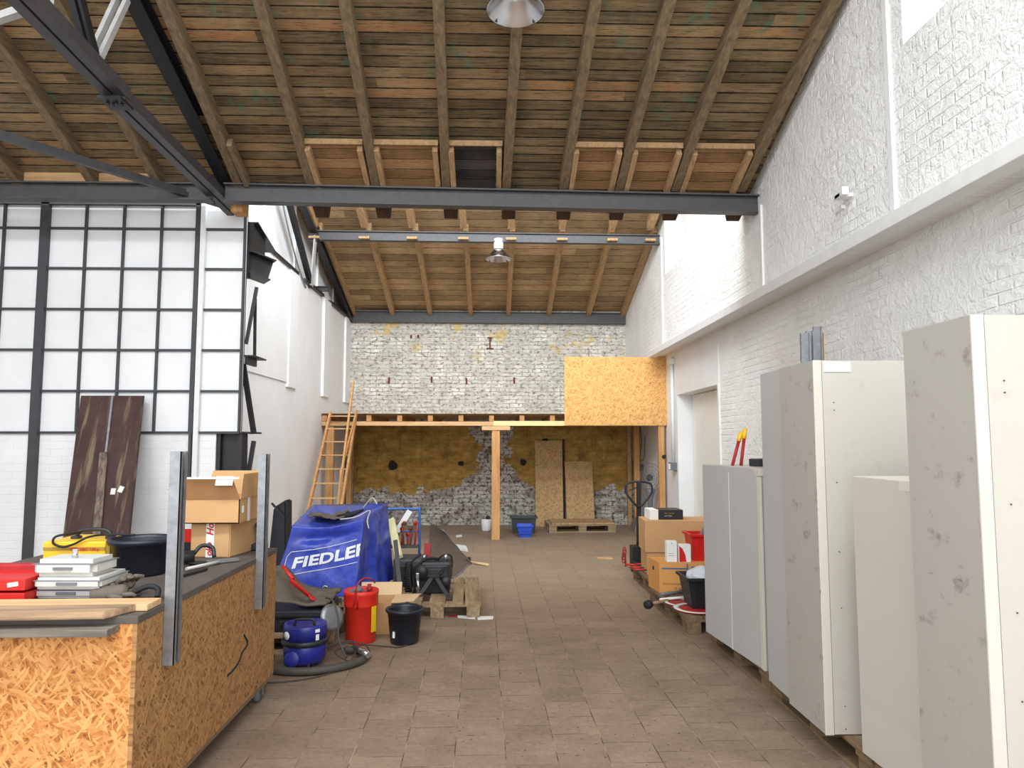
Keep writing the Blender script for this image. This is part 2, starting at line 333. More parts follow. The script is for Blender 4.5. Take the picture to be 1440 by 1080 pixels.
def mk_back():
    m = MT('peeling_back_wall', .85, 0, .2); p = m.axes('XZ'); sp = m.n('ShaderNodeSeparateXYZ', {0: p}).outputs; x, z = sp[0], sp[1]
    wv = m.n('ShaderNodeVectorMath', {0: p, 1: m.n('ShaderNodeVectorMath', {0: m.noise(p, 6, 5, .7, col=True), 1: (.055, .05, 0)}, operation='MULTIPLY').outputs[0]}, operation='ADD').outputs[0]
    b = m.n('ShaderNodeTexBrick', {'Vector': wv, 'Scale': 1.0, 'Mortar Size': .010, 'Mortar Smooth': .4, 'Brick Width': .25, 'Row Height': .077, 'Color1': rgb(240, 237, 228), 'Color2': rgb(222, 218, 208), 'Mortar': rgb(176, 168, 154)})
    brick = b.outputs['Color']
    pl = m.ramp(m.noise(p, 1.6, 7, .68), [(.38, 0.0), (.50, .82)])
    up = m.mix(pl, brick, m.ramp(m.noise(p, 5, 6, .7), [(.3, rgb(164, 158, 146)), (.6, rgb(208, 204, 194))]))
    chips = m.ramp(m.noise(m.axes('XZ', (8, 13, 1)), 1.6, 6, .72), [(.53, 0.0), (.62, .85)])
    up = m.mix(chips, up, rgb(120, 106, 90))
    yel = m.math('MULTIPLY', m.ramp(m.noise(p, 2.1, 5, .6), [(.56, 0.0), (.62, .75)]), m.n('ShaderNodeMapRange', {'Value': z, 'From Min': 3.1, 'From Max': 3.6}).outputs[0])
    up = m.mix(yel, up, rgb(214, 186, 112))
    ochre = m.ramp(m.noise(m.axes('XZ', (1, 2, 1)), 3, 6, .7), [(.3, rgb(134, 104, 54)), (.55, rgb(186, 148, 78)), (.75, rgb(212, 178, 108))])
    och_dirt = m.ramp(m.noise(m.axes('XZ', (1.6, .8, 1)), 3.0, 6, .7), [(.5, 0.0), (.7, .75)])
    ochre = m.mix(och_dirt, ochre, rgb(92, 72, 44))
    grey = m.ramp(m.noise(p, 6, 6, .7), [(.35, rgb(120, 108, 98)), (.6, rgb(178, 170, 162))])
    gb = m.mix(m.ramp(m.noise(p, 2.6, 4), [(.5, 0.0), (.56, 1.0)]), m.mix(.5, brick, grey), grey)
    gb = m.mix(m.ramp(m.noise(p, 15, 5, .7), [(.50, 0.0), (.60, .85)]), gb, rgb(64, 54, 44))
    # where the ochre plaster has fallen off: low down, and a jagged strip right of centre
    low = m.n('ShaderNodeMapRange', {'Value': z, 'From Min': .25, 'From Max': 1.05, 'To Min': .42, 'To Max': -.22}).outputs[0]
    strip = m.n('ShaderNodeMapRange', {'Value': m.math('ABSOLUTE', m.math('SUBTRACT', x, .05)), 'From Min': .25, 'From Max': .95, 'To Min': .36, 'To Max': -.02}).outputs[0]
    mm = m.math('ADD', m.math('ADD', m.noise(p, 1.5, 6, .62), low), strip)
    lowc = m.mix(m.ramp(mm, [(.55, 0.0), (.58, 1.0)]), ochre, gb)
    zz = m.n('ShaderNodeMapRange', {'Value': z, 'From Min': 1.96, 'From Max': 2.0}).outputs[0]
    m.color(m.mix(zz, lowc, up))
    m.bump(m.math('ADD', m.math('MULTIPLY', b.outputs['Fac'], -.5), m.math('ADD', m.noise(p, 14, 5), m.math('MULTIPLY', chips, -.4))), .8, .015); return m.m
back_m = mk_back()
olive = [(.36, rgb(104, 88, 66)), (.48, rgb(140, 120, 90)), (.58, rgb(162, 136, 100)), (.68, rgb(180, 130, 88))]
roof_front = planks('old_grey_brown_boards', 'XY', .1, 2.6, olive, (.5, .46, .42, 1), gap=.045, green=rgb(84, 122, 98))
roof_back = planks('light_brown_boards', 'XY', .2, 3.2, [(.36, rgb(156, 132, 100)), (.5, rgb(188, 160, 122)), (.64, rgb(210, 180, 138))], (.62, .58, .54, 1), gap=.022)
roof_new = planks('orange_new_boards', 'XY', .12, 9, [(.36, rgb(136, 104, 72)), (.5, rgb(170, 132, 94)), (.64, rgb(194, 154, 114))], (.8, .75, .7, 1), gap=.02)
roof_blk = planks('charred_dark_boards', 'XY', .12, 9, [(.36, rgb(50, 46, 44)), (.5, rgb(76, 70, 66)), (.64, rgb(94, 86, 80))], (.8, .8, .8, 1), gap=.02)
def mk_tarp():
    m = MT('blue_tarpaulin', .3, 0, .5); n = m.noise(scale=3, detail=6, rough=.65)
    c = m.ramp(n, [(.35, rgb(40, 58, 160)), (.65, rgb(68, 88, 196))])
    sp = m.n('ShaderNodeSeparateXYZ', {0: m.co}).outputs
    topd = m.n('ShaderNodeMapRange', {'Value': sp[2], 'From Min': .66, 'From Max': .84}).outputs[0]
    d = m.math('MULTIPLY', topd, m.ramp(m.noise(scale=4, detail=6, rough=.7), [(.40, 0.0), (.54, .9)]))
    c = m.mix(d, c, rgb(84, 78, 76)); c = m.mix(m.ramp(m.noise(scale=5, detail=7, rough=.75), [(.50, 0.0), (.72, .6)]), c, rgb(104, 106, 140))
    m.color(c); m.bump(m.noise(scale=7, detail=3, dist=1.2), .35, .02); return m.m
tarp_m = mk_tarp()
def mk_darkpanel():
    m = MT('dark_brown_sheet', .6, .1, .3); p = m.axes('XZ'); n = m.noise(m.axes('XZ', (14, 1.2, 1)), 1, 5, .6)
    c = m.ramp(m.noise(p, 2, 4), [(.3, rgb(58, 40, 38)), (.7, rgb(86, 62, 58))])
    c = m.mix(m.ramp(n, [(.53, 0.0), (.64, .8)]), c, rgb(136, 120, 96)); m.color(c); return m.m
dpanel = mk_darkpanel()
# ================================================================ SETTING
RW, RL, LW, BW = 2.65, 2.93, -2.83, 14.0
YB = 6.87      # main roof beam
m = MB(); m.bx(-7, 4.2, -3, 14.3, -.1, 0); st('floor', m, floor_m)
m = MB(); m.bx(-4, 3.3, BW, BW+.25, 0, 5.2); st('wall_back', m, back_m)
# right wall, upper part with two blind window recesses
m = MB()
m.bx(RW, 3.3, -.5, BW, 3.05, 4.16)
m.bx(RW, 3.3, 4.33, 7.62, 4.16, 7.6); m.bx(RW, 3.3, 10.66, BW, 4.16, 7.6); m.bx(RW, 3.3, -.5, 1.4, 4.16, 7.6)
m.bx(RW+.2, 3.3, 1.4, 4.33, 4.16, 7.6); m.bx(RW+.2, 3.3, 7.62, 10.66, 4.16, 7.6)
m.bx(RW, RW+.2, 1.4, 4.33, 5.7, 7.6); m.bx(RW, RW+.2, 7.62, 10.66, 5.3, 7.6)
st('wall_right', m, wall_rough)
m = MB()
m.bx(RL, 3.3, -.5, 9.13, 0, 3.05); st('wall_right_lower', m, wall_rough)
m = MB(); m.bx(RL, 3.3, 11.18, BW, 0, 3.05); m.bx(RL, 3.3, 9.13, 11.18, 2.35, 3.05); m.bx(3.21, 3.3, 9.13, 11.18, 0, 2.35)
st('wall_right_recess', m, wall_smooth)
m = MB(); m.bx(3.17, 3.21, 9.15, 11.16, 0, 2.34); st('door_1', m, plain('warm_white_door', rgb(236, 234, 224), .5, var=.03))
m = MB(); m.bx(2.57, 2.70, -.4, 11.6, 2.99, 3.085, .006); st('trim_1', m, plain('white_ledge_paint', rgb(224, 223, 220), .5, var=.06))
m = MB()
for y, z0, z1 in ((6.78, 3.09, 3.93), (10.86, 3.09, 4.8), (4.5, 3.09, 5.1)): m.bx(RW-.02, RW+.01, y-.025, y+.025, z0, z1)
st('trim_2', m, white_p)
m = MB(); m.bx(RL-.02, RL+.01, 9.05, 9.1, .0, 2.99); st('trim_3', m, white_p)
# left wall of the rear bay
m = MB(); m.bx(LW-.3, LW, 7.55, BW, 0, 4.03)
for y in (10.03, 12.05, 13.8): m.bx(LW, LW+.04, y-.24, y+.2, 2.36, 4.0)
m.bx(LW, LW+.02, 8.2, 9.9, 2.42, 4.03)
st('wall_left', m, wall_smooth)
m = MB(); m.bx(LW-.3, LW-.16, 7.55, BW, 4.03, 7.4)
for y in (9.2, 10.6, 12.0, 13.2): m.bx(LW-.16, LW-.13, y-.03, y+.03, 4.03, 7.4)
st('wall_left_upper', m, wall_smooth)
for k, (a, b) in enumerate(((8.1, 10.15), (10.55, 11.7), (12.2, 13.9))):
    m = MB(); m.bx(LW-.14, LW+.05, a, b, 4.0, 4.045); st('trim_%d' % (4+k), m, steel_dk)
m = MB(); m.bx(-6.7, -6.5, -1.0, 7.6, 0, 7); st('light_block_wall_left', m, wall_smooth)  # unseen wall added to keep sky light off left-facing surfaces
# front-left wall: brick below, steel-framed blind window above
WY = 7.4
m = MB(); m.bx(-6.5, -2.84, WY+.02, WY+.2, 0, 1.70); st('wall_front_left', m, wall_frontbrick)
m = MB(); m.bx(-6.5, -2.6, WY+.02, WY+.06, 1.70, 4.15); win = st('window_1', m, pane_white)
m = MB()
cols = [(-2.605, .02), (-3.085, .045), (-3.47, .022), (-3.86, .022), (-4.25, .022), (-4.665, .085), (-5.09, .022), (-5.48, .022), (-5.87, .022), (-6.26, .022)]
for x, w in cols: m.bx(x-w/2, x+w/2, WY-.01-(w > .04)*.02, WY+.03, 1.70, 4.14)
for z in (1.70, 2.125, 2.55, 2.975, 3.405, 3.83): m.bx(-6.5, -2.6, WY-.008, WY+.03, z-.012, z+.012)
m.bx(-6.5, -3.06, WY-.03, WY+.03, 4.08, 4.15)
m.bx(-4.70, -4.62, WY-.04, WY+.03, 0, 1.7); m.bx(-3.10, -3.07, WY-.03, WY+.03, 0, 1.7)
obj('window_frame', m, frame_blk, win)
m = MB(); m.bx(-3.055, -3.005, WY-.035, WY+.02, 0, 4.14, .004); obj('drainpipe', m, white_p, None, 'white square downpipe running up the blind gridded window beside a black bar', 'pipe')
# ---------------------------------------------------------------- roof
SF = .40; ZF = 4.10   # underside of rafters over the main beam
def zf(y): return ZF+SF*(YB-y)
def slope_box(x0, x1, ya, yb, zfun, t0, t1):
    m = MB(); m.hexa([(x0, ya, zfun(ya)+t0), (x1, ya, zfun(ya)+t0), (x1, yb, zfun(yb)+t0), (x0, yb, zfun(yb)+t0)],
                     [(x0, ya, zfun(ya)+t1), (x1, ya, zfun(ya)+t1), (x1, yb, zfun(yb)+t1), (x0, yb, zfun(yb)+t1)]); return m
st('ceiling', slope_box(-6.6, RW+.3, 1.2, 7.28, zf, .14, .18), roof_front)
SB = .30
def zb(y): return 4.09+SB*(13.93-y)
st('ceiling_rear', slope_box(LW-.3, RW+.3, 7.5, BW, zb, .14, .18), roof_back)
front_x = [2.49, 1.82, 1.258, .706, .135, -.461, -1.153, -1.785, -2.49, -3.27, -3.90, -4.62, -5.3]
SK = -.03
ordn = ['first', 'second', 'third', 'fourth', 'fifth', 'sixth', 'seventh', 'eighth', 'ninth', 'tenth', 'eleventh', 'twelfth', 'thirteenth']
for i, x in enumerate(front_x):
    r = thing('rafter', 'old brown timber rafter under the near roof slope, %s from the white right wall' % ordn[i], 'rafter', (x, YB, ZF), 'rafters of the near roof slope')
    m = MB(); y0, y1 = 1.25, 6.9
    m.bar((x+SK*(y0-YB), y0, zf(y0)+.07), (x+SK*(y1-YB), y1, zf(y1)+.07), .085, .14, bev=.006); obj('rafter_beam', m, old_y, r)
    if i < 8:
        m = MB(); y0, y1 = 6.96, 7.27; xx = x+.03
        m.bar((xx, y0, zf(y0)+.05), (xx, y1, zf(y1)+.05), .14, .17, bev=.006); obj('rafter_end', m, dark_w, r, 'dark stained rafter end hanging below the steel beam')
# batten blocks and new boards between the rafters
bays = [(0, 1, roof_new), (1, 2, roof_new), (2, 3, roof_new), (4, 5, roof_blk), (5, 6, roof_new), (6, 7, roof_new)]
lab = ['orange boarded roof patch with battens in the bay nearest the white right wall', 'orange boarded roof patch in the second bay from the right wall',
       'orange boarded roof patch right of the bare green-stained bay', 'blackened dark boarded roof patch in the middle of the near roof',
       'orange boarded roof patch directly left of the blackened one', 'orange boarded roof patch furthest left above the steel beam']
for (a, b, mt), l in zip(bays, lab):
    xa, xb = front_x[b]+.045, front_x[a]-.045; y0, y1 = 6.38, 6.95
    r = thing('roof_patch', l, 'roof boards', ((xa+xb)/2, y1, zf(y1)), 'boarded roof patches above the steel beam')
    obj('boards', slope_box(xa, xb, y0, y1, zf, .07, .085), mt, r)
    m = MB(); p0 = (xa, y0, zf(y0)+.06); p1 = (xb, y0, zf(y0)+.06); m.bar(p0, p1, .02, .05); obj('edge_lath', m, mid_y, r)
    for xx, sgn in ((xa, 1), (xb, -1)):
        m = MB(); m.bar((xx+sgn*.03, y0+.03, zf(y0+.03)+.03), (xx+sgn*.03, y1-.02, zf(y1-.02)+.03), .05, .075, bev=.003)
        for k in range(4):
            yy = y0+.08+k*.13; m.box((xx+sgn*.057, yy, zf(yy)+.03), (.006, .008, .008))
        obj('batten', m, mid_y, r)
m = MB(); m.bar((-2.40, 6.35, zf(6.35)+.02), (-2.40, 6.85, zf(6.85)+.02), .05, .09, bev=.003); obj('sister_batten', m, old_y, None, 'short timber batten beside the rafter next to the black sloping chord', 'batten')
# rear roof
back_x = [2.60, 1.91, 1.12, .318, -.427, -1.225, -1.965, -2.74]
for i, x in enumerate(back_x):
    r = thing('rafter', 'light brown rafter under the far roof slope, %s from the right wall' % ordn[i], 'rafter', (x, BW, zb(BW)), 'rafters of the far roof slope')
    w = .085
    xx = x-.0
    m = MB(); m.bar((xx, 11.09, zb(11.09)+.07), (xx, 13.99, zb(13.99)+.07), w, .14, bev=.005); obj('lower_rafter', m, mid_y, r)
    m = MB(); x2 = x-.03 if i else x-.12; m.bar((x2, 7.55, zb(7.55)+.035), (x2, 10.93, zb(10.93)+.035), .10, .21, bev=.005); obj('upper_rafter', m, mid_y, r)
    m = MB(); m.bx(x2-.08, x2+.08, 10.87, 10.95, 4.755, 4.79); obj('shim', m, mid_y, r)
def beam_thing(name, p, q, w, h, lab_, mat=steel, cat='steel beam', **k):
    m = MB(); m.ibeam(p, q, w, h, **k); return obj(name, m, mat, None, lab_, cat)
beam_thing('steel_beam', (-2.62, YB, 4.03), (RW+.02, YB, 3.965), .12, .18, 'long dark grey steel beam crossing the hall in front of the rafter ends')
beam_thing('steel_beam', (-6.5, YB, 4.03), (-2.74, YB, 4.035), .12, .17, 'dark grey steel beam running along the top of the gridded white window')
beam_thing('steel_beam', (LW+.0, 11.0, 4.83), (RW+.02, 11.0, 4.80), .10, .15, 'thinner grey steel beam behind the small hanging lamp')
beam_thing('steel_beam', (LW+.0, 13.93, 4.07), (RW, 13.93, 4.05), .10, .22, 'dark steel purlin lying along the top of the peeling back wall')
for x0, x1, l in ((-3.86, -3.31, 'short pale fascia board above the window beam, nearest the truss'), (-4.58, -3.94, 'longer pale fascia board above the window beam, further left')):
    m = MB(); m.bx(x0, x1, YB+.02, YB+.05, 4.13, 4.235); obj('fascia_board', m, raw_x, None, l, 'board')
# front truss
tr = thing('roof_truss', 'dark steel lattice truss descending from the top left corner to the window post', 'truss', (-2.72, 7.3, 4.0))
def dbl(name, p, q, w, h, mat, lab_=None, gap=.02, up=(0, 0, 1)):
    p, q = V(p), V(q); y = (q-p).normalized(); x = y.cross(V(up)).normalized(); m = MB()
    for s in (-1, 1):
        o = x*s*(w/4+gap/2); m.bar(p+o, q+o, w/2, h, up)
    m.bar(p, q, gap+.004, h*.4, up)
    return obj(name, m, mat, tr, lab_)
dbl('bottom_chord', (-2.72, 7.42, 4.03), (-2.72, 5.0, 4.10), .14, .09, steel)
dbl('bottom_chord', (-2.72, 5.06, 4.12), (-2.72, 2.6, 4.26), .15, .09, steel)
m = MB(); m.bx(-2.80, -2.64, 4.93, 5.12, 4.03, 4.05)
for k in range(4): m.lathe([(0, -.02), (.012, -.02), (.012, 0), (0, 0)], (-2.76+.03*k, 5.0+.02*(k % 2), 4.03), 6)
obj('splice_plate', m, steel_dk, tr)
m = MB(); m.ibeam((-2.635, 7.30, 4.06), (-2.635, 2.0, zf(2.0)-.09), .12, .13); obj('top_chord', m, steel_dk, tr, 'black sloping top chord')
J = V((-2.72, 4.66, 4.2))
m = MB(); m.bar(J, (-2.72, 4.05, 5.05), .04, .07); m.bar(J+V((.05, 0, 0)), (-2.67, 4.05, 5.05), .02, .07); obj('strut', m, steel_dk, tr)
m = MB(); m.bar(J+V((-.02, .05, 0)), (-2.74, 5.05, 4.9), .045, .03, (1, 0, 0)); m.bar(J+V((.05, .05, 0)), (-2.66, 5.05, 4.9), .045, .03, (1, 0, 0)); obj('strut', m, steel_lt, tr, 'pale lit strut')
e_ = V((-2.78, 7.2, 4.02)); w_ = e_+(PZ(0, 192, 4.0)-e_)*((6.48-2.78)/(e_.x-PZ(0, 192, 4.0).x)); m = MB(); m.bar(w_, e_, .05, .045); m.bar(w_+V((0, 0, .03)), e_+V((0, 0, .03)), .012, .05)
obj('wind_brace', m, steel, None, 'slim steel angle brace running left from the truss foot', 'brace')
q1, q2 = PZ(-30, 35, 4.3), PZ(60, 5, 4.3); m = MB(); m.bar(q1+(q1-q2)*((q1.x+6.48)/(q2.x-q1.x)), q2+(q2-q1)*((-2.72-q2.x)/(q2.x-q1.x)), .05, .05); obj('tie_bar', m, steel_lt, None, 'short grey tie bar in the top left corner behind the truss', 'brace')
m = MB(); m.bx(-2.62, -2.5, 7.02, 7.2, 3.9, 4.04, .006); obj('packing_block', m, raw, tr, 'small wooden packing block')
# bracket column at the corner of the gridded window
bc = thing('bracket_column', 'black steel bracket column with I-beam stubs at the window corner', 'steel column', (-2.6, 7.75, 0))
def pb(name, u0, v0, u1, v1, Y, w, h, mat, lab_=None):
    m = MB(); m.bar(PY(u0, v0, Y), PY(u1, v1, Y), w, h, (0, 1, 0)); return obj(name, m, mat, bc, lab_)
m = MB(); m.bx(-2.63, -2.605, 7.465, 7.50, 1.70, 4.02); m.bx(-2.84, -2.80, 7.44, 7.6, 0, 1.7); m.bx(-2.62, -2.58, 7.44, 7.6, 0, 1.7); m.bx(-2.80, -2.62, 7.50, 7.53, 0, 1.7); obj('post', m, steel_dk, bc)
m = MB(); m.bx(-2.63, -2.59, 7.49, 7.56, 3.34, 3.945); m.hexa([(-2.62, 7.5, 3.93), (-2.50, 7.5, 3.93), (-2.52, 8.2, 3.80), (-2.66, 8.2, 3.80)], [(-2.62, 7.5, 3.945), (-2.50, 7.5, 3.945), (-2.52, 8.2, 3.815), (-2.66, 8.2, 3.815)])
m.bx(-2.60, -2.55, 7.5, 7.9, 3.62, 3.93); obj('shelf_plate', m, steel_dk, bc)
m = MB(); m.ibeam((-2.66, 7.60, 3.53), (-2.44, 7.75, 3.46), .24, .24); obj('beam_stub', m, steel_dk, bc)
pb('brace', 361, 404, 346, 484, 7.65, .03, .035, steel, 'grey flat brace'); pb('brace', 359, 420, 358, 503, 7.8, .03, .02, steel_dk)
m = MB(); m.bx(-2.62, -2.50, 7.5, 7.9, 2.50, 2.515); m.bx(-2.60, -2.57, 7.5, 7.8, 2.42, 2.50); obj('shelf_plate', m, steel_dk, bc)
pb('brace', 342, 512, 357, 610, 7.65, .05, .04, blk_m, 'black diagonal brace')
m = MB(); m.bx(-2.72, -2.53, 7.5, 7.9, 1.69, 1.71); obj('shelf_plate', m, steel_dk, bc)
pb('brace', 357, 620, 350, 662, 7.75, .04, .04, steel); pb('strap', 347, 612, 346, 662, 7.7, .02, .012, blue_t, 'blue strap')
# rear-left truss
t2 = thing('roof_truss', 'black steel truss standing on the top of the far left wall', 'truss', (LW, 12, 4.05))
def px(u, v, X=LW+.03): return PX(u, v, X)
m = MB(); m.ibeam((LW+.05, 13.95, 4.0), (LW+.05, 7.6, zb(7.6)-.10), .10, .11); m.bx(LW-.03, LW+.10, 10.92, 11.08, 4.72, 4.98); obj('top_chord', m, steel_dk, t2)
a_, b_ = px(403, 275), px(437, 402)
m = MB(); m.bar(a_, b_, .05, .10); m.bar(a_+V((.03, 0, 0)), b_+V((.03, 0, 0)), .012, .13); obj('strut', m, steel_dk, t2, 'black double strut')
m = MB(); m.bar(px(438, 402, LW+.06), (LW+.07, 10.95, 4.8), .02, .10); obj('strut', m, steel_lt, t2, 'grey flat strut')
m = MB(); m.tube([px(396, 278, LW+.02), px(405, 320, LW+.02), px(418, 370, LW+.02), px(430, 405, LW+.02)], .012, 6, smooth_pts=4); obj('cable', m, grey_p, t2)
m = MB(); m.ibeam((LW-.05, 11.45, 4.08), (LW+.16, 11.45, 4.08), .07, .08); obj('beam_stub', m, steel_dk, None, 'short steel beam stub poking out at the top of the left wall', 'beam stub')
# ---------------------------------------------------------------- lamps
def lamp(loc, l, drop):
    x, y, z = loc
    t = thing('pendant_lamp', l, 'lamp', (x, y, z), 'high bay pendant lamps')
    m = MB(); R = .2
    m.lathe([(R, 0), (R+.008, .002), (R+.008, .010), (R-.002, .014), (.16, .07), (.10, .13), (.062, .165), (.058, .165), (.095, .128), (.155, .066), (R-.008, .008), (R, 0)], (x, y, z), 56); obj('reflector', m, alu, t)
    m = MB(); m.lathe([(0, .16), (.062, .16), (.066, .17), (.075, .19), (.075, .29), (.07, .30), (.075, .305), (.072, .33), (.03, .345), (0, .345)], (x, y, z), 40); obj('housing', m, white_p, t)
    m = MB(); m.lathe([(0, .158), (.05, .158), (.05, .162), (0, .162)], (x, y, z), 30)
    obj('lens', m, grey_p, t)
    m = MB(); m.lathe([(.052, .150), (.066, .150), (.066, .172), (.052, .172), (.052, .150)], (x, y, z), 32); obj('lens_ring', m, chrome, t)
    m = MB()
    for k in range(4):
        a = PI/4+k*PI/2; m.box((x+math.cos(a)*(R-.012), y+math.sin(a)*(R-.012), z+.012), (.012, .012, .02))
    obj('clip', m, steel, t)
    m = MB(); m.tube([(x, y, z+.345), (x, y, z+.375)], .006, 6); m.tube([(x+.018*math.cos(a), y, z+.39+.018*math.sin(a)) for a in [k*PI/6 for k in range(12)]], .004, 6, cyc=True)
    m.tube([(x, y, z+.405), (x, y, z+drop)], .004, 6); obj('hook', m, galv, t)
c1 = PY(725, 16, 4.8); lamp(c1, 'large silver high bay lamp hanging at the top centre of the picture', zf(4.8)+.14-c1.z)
c2 = PY(701, 365, 11.0); lamp(c2, 'small far high bay lamp hanging under the thinner steel beam', 4.75-c2.z)
# ================================================================ MEZZANINE
YM = 11.9
mz = thing('mezzanine', 'low timber storage mezzanine with an OSB parapet against the back wall', 'mezzanine', (0, YM, 0))
m = MB(); m.bx(-2.80, 2.92, YM+.02, 13.98, 2.055, 2.08); obj('deck', m, osb_flat, mz)
m = MB(); m.bx(-2.82, .02, YM-.03, YM+.06, 1.875, 1.945, .003); obj('front_beam', m, raw_x, mz)
m = MB(); m.bx(.02, 2.93, YM-.03, YM+.06, 1.875, 1.955, .003); obj('front_beam', m, plain('fresh_pale_timber', rgb(232, 206, 150), .7, var=.06), mz)
for x in (-2.78, -2.05, -1.54, -1.03, -.52, -.01, .50, 1.01, 1.5, 2.0, 2.5):
    m = MB(); m.bx(x-.04, x+.04, YM-.01, 13.96, 1.95, 2.055, .003); obj('joist', m, raw_y, mz)
m = MB(); m.bx(-2.82, 1.21, YM-.03, YM+.05, 2.057, 2.075); obj('edge_strip', m, dark_w, mz)
m = MB(); m.bx(1.21, 2.93, YM-.055, YM-.033, 1.885, 3.035); obj('parapet_panel', m, osb_new, mz, 'light OSB parapet panel')
m = MB(); m.bx(-.005, .13, YM-.02, YM+.10, 0, 1.80, .004); obj('post', m, raw, mz)
m = MB(); m.bx(-.17, .30, YM-.04, YM+.11, 1.80, 1.87, .004); obj('post_cap', m, raw_x, mz)
for x, y, w in ((2.84, YM+.03, .10), (-2.69, YM+.06, .12), (-2.74, 13.85, .10), (2.30+.42, 13.4, .10)):
    m = MB(); m.bx(x-w/2, x+w/2, y-.05, y+.05, 0, 1.95, .004); obj('post', m, raw, mz)
for xp, w in ((491, .1), (887, .08)):
    p = PY(xp, 700, 13.8); m = MB(); m.bx(p.x-w/2, p.x+w/2, 13.88, 13.97, 0, 1.95, .004); obj('post', m, mid_y, mz, 'browner post against the back wall')
m = MB(); m.lathe([(0, 0), (.03, 0), (.034, .02), (.02, .035), (0, .035)], (2.87, YM-.02, 1.36), 16, (0, -1, 0)); obj('knob', m, blk_m, mz)
m = MB(); p, q = PY(548, 605, 12.6), PY(622, 605, 12.6); m.bar((p.x, 12.6, 1.90), (q.x, 12.6, 1.90), .04, .03, bev=.004); m.bx(p.x, q.x, 12.58, 12.62, 1.912, 1.948); obj('strip_light', m, plain('dusty_white', rgb(170, 165, 155), .5), None, 'unlit narrow strip light fixed under the mezzanine', 'light fitting')
# ladder
ld = thing('ladder', 'bare wooden loft ladder leaning on the left end of the mezzanine', 'ladder', (-2.45, 10.15, 0))
T, B = V((0, 11.80, 2.09)), V((0, 10.12, 0))
def lp(x, t): q = B.lerp(T, t); q.x = x; return q
for xb, xt in ((-2.70, -2.66), (-2.20, -2.24)):
    m = MB(); m.bar(lp(xb, 0), lp(xt, 1.0), .035, .085, bev=.003); obj('rail', m, raw, ld)
for k in range(10):
    t = .07+k*.1; q = lp(-2.45, t); m = MB(); m.box((q.x, q.y, q.z), (.45, .075, .02), None, .002); obj('rung', m, raw_x, ld)
m = MB(); m.bar(PY(497, 536, 11.65), PY(481, 664, 10.75), .03, .06, bev=.003); obj('handrail', m, raw, ld)
q = PY(481, 664, 10.72); m = MB(); m.bar((q.x, q.y, q.z+.05), (q.x-.03, q.y-.1, .56), .03, .06); obj('handrail_post', m, raw, ld)
q = PY(492, 600, 11.2); m = MB(); m.bar((q.x, 11.75, 2.12), (q.x-.06, 10.85, 1.12), .025, .04); obj('handrail', m, raw, ld)
# wall ties on the back wall
ties = [(547, 535), (607, 534), (656, 536), (723, 535), (578, 473), (588, 473)]
for u, v in ties:
    p = PY(u, v, 13.97); m = MB(); hh = .12 if v > 500 else .06
    m.bar((p.x, 13.985, p.z-hh/2), (p.x, 13.985, p.z+hh/2), .035, .022, (0, 1, 0))
    obj('wall_anchor', m, rust, None, ('rusty vertical iron anchor in the lower row on the back wall, %s from the left' % ordn[ties.index((u, v))]) if v > 500 else ('tiny rusty iron stub high on the back wall, %s of the pair' % ('left' if u < 580 else 'right')), 'wall anchor', 'iron anchors in the back wall')
m = MB(); a = PY(689, 475, 13.97); b = PY(689, 490, 13.97)
m.bx(a.x-.012, a.x+.012, 13.97, 14.01, b.z, a.z); m.bx(a.x-.05, a.x+.05, 13.97, 14.01, a.z-.01, a.z+.012); m.bx(a.x-.07, a.x+.07, 13.97, 14.01, b.z-.012, b.z+.01)
obj('wall_anchor', m, rust, None, 'I-shaped rusty iron anchor high in the middle of the back wall', 'wall anchor')
# sooty holes in the lower back wall
for u, v, r, l in ((552, 655, .09, 'sooty round hole with dark stain left of centre in the ochre wall'), (648, 652, .055, 'small dark hole in the ochre wall left of the central post'), (736, 650, .06, 'dark hole in the wall just right of the central post'), (767, 622, .07, 'black vent hole above the left leaning OSB board')):
    p = PY(u, v, 13.98); m = MB()
    m.lathe([(0, 0), (r*.6, 0), (r*.75, .012), (r, .02), (r, .0)], (p.x, 13.995, p.z), 14, (0, -1, 0)); 
    for w in m.bm.verts: w.co.x += mnoise.noise(w.co*14)*.02; w.co.z += mnoise.noise(w.co*11+V((5, 0, 0)))*.03
    obj('wall_hole', m, blk_m, None, l, 'wall hole')
# OSB boards leaning under the mezzanine
def lean(name, u0, u1, ztop, l, mat, y0=13.72, y1=13.93, th=.02, sk=0):
    p, q = PY(u0, 700, 13.75), PY(u1, 700, 13.75); m = MB()
    m.hexa([(p.x, y0, 0), (q.x, y0, 0), (q.x, y0+th, 0), (p.x, y0+th, 0)], [(p.x+sk, y1-th, ztop), (q.x+sk, y1-th, ztop), (q.x+sk, y1, ztop), (p.x+sk, y1, ztop)])
    return obj(name, m, mat, None, l, 'board')
lean('osb_board', 753, 792, 1.63, 'taller OSB board leaning on the back wall under the mezzanine', osb_old)
lean('osb_board', 797, 836, 1.23, 'shorter OSB board leaning on the back wall right of the taller one', osb_old, sk=-.02)
m = MB(); p = PY(776, 628, 13.7); m.bar((p.x, 13.86, 1.20), (p.x, 13.90, 1.56), .035, .012, (0, 1, 0)); obj('wood_lath', m, raw, None, 'thin pale lath leaning against the taller OSB board', 'lath')
m = MB(); p = PY(793.5, 700, 13.9); m.bar((p.x, 13.93, 0), (p.x, 13.955, 1.66), .04, .03, (0, 1, 0)); obj('wood_post', m, dark_w, None, 'dark upright batten between the two leaning OSB boards', 'batten')
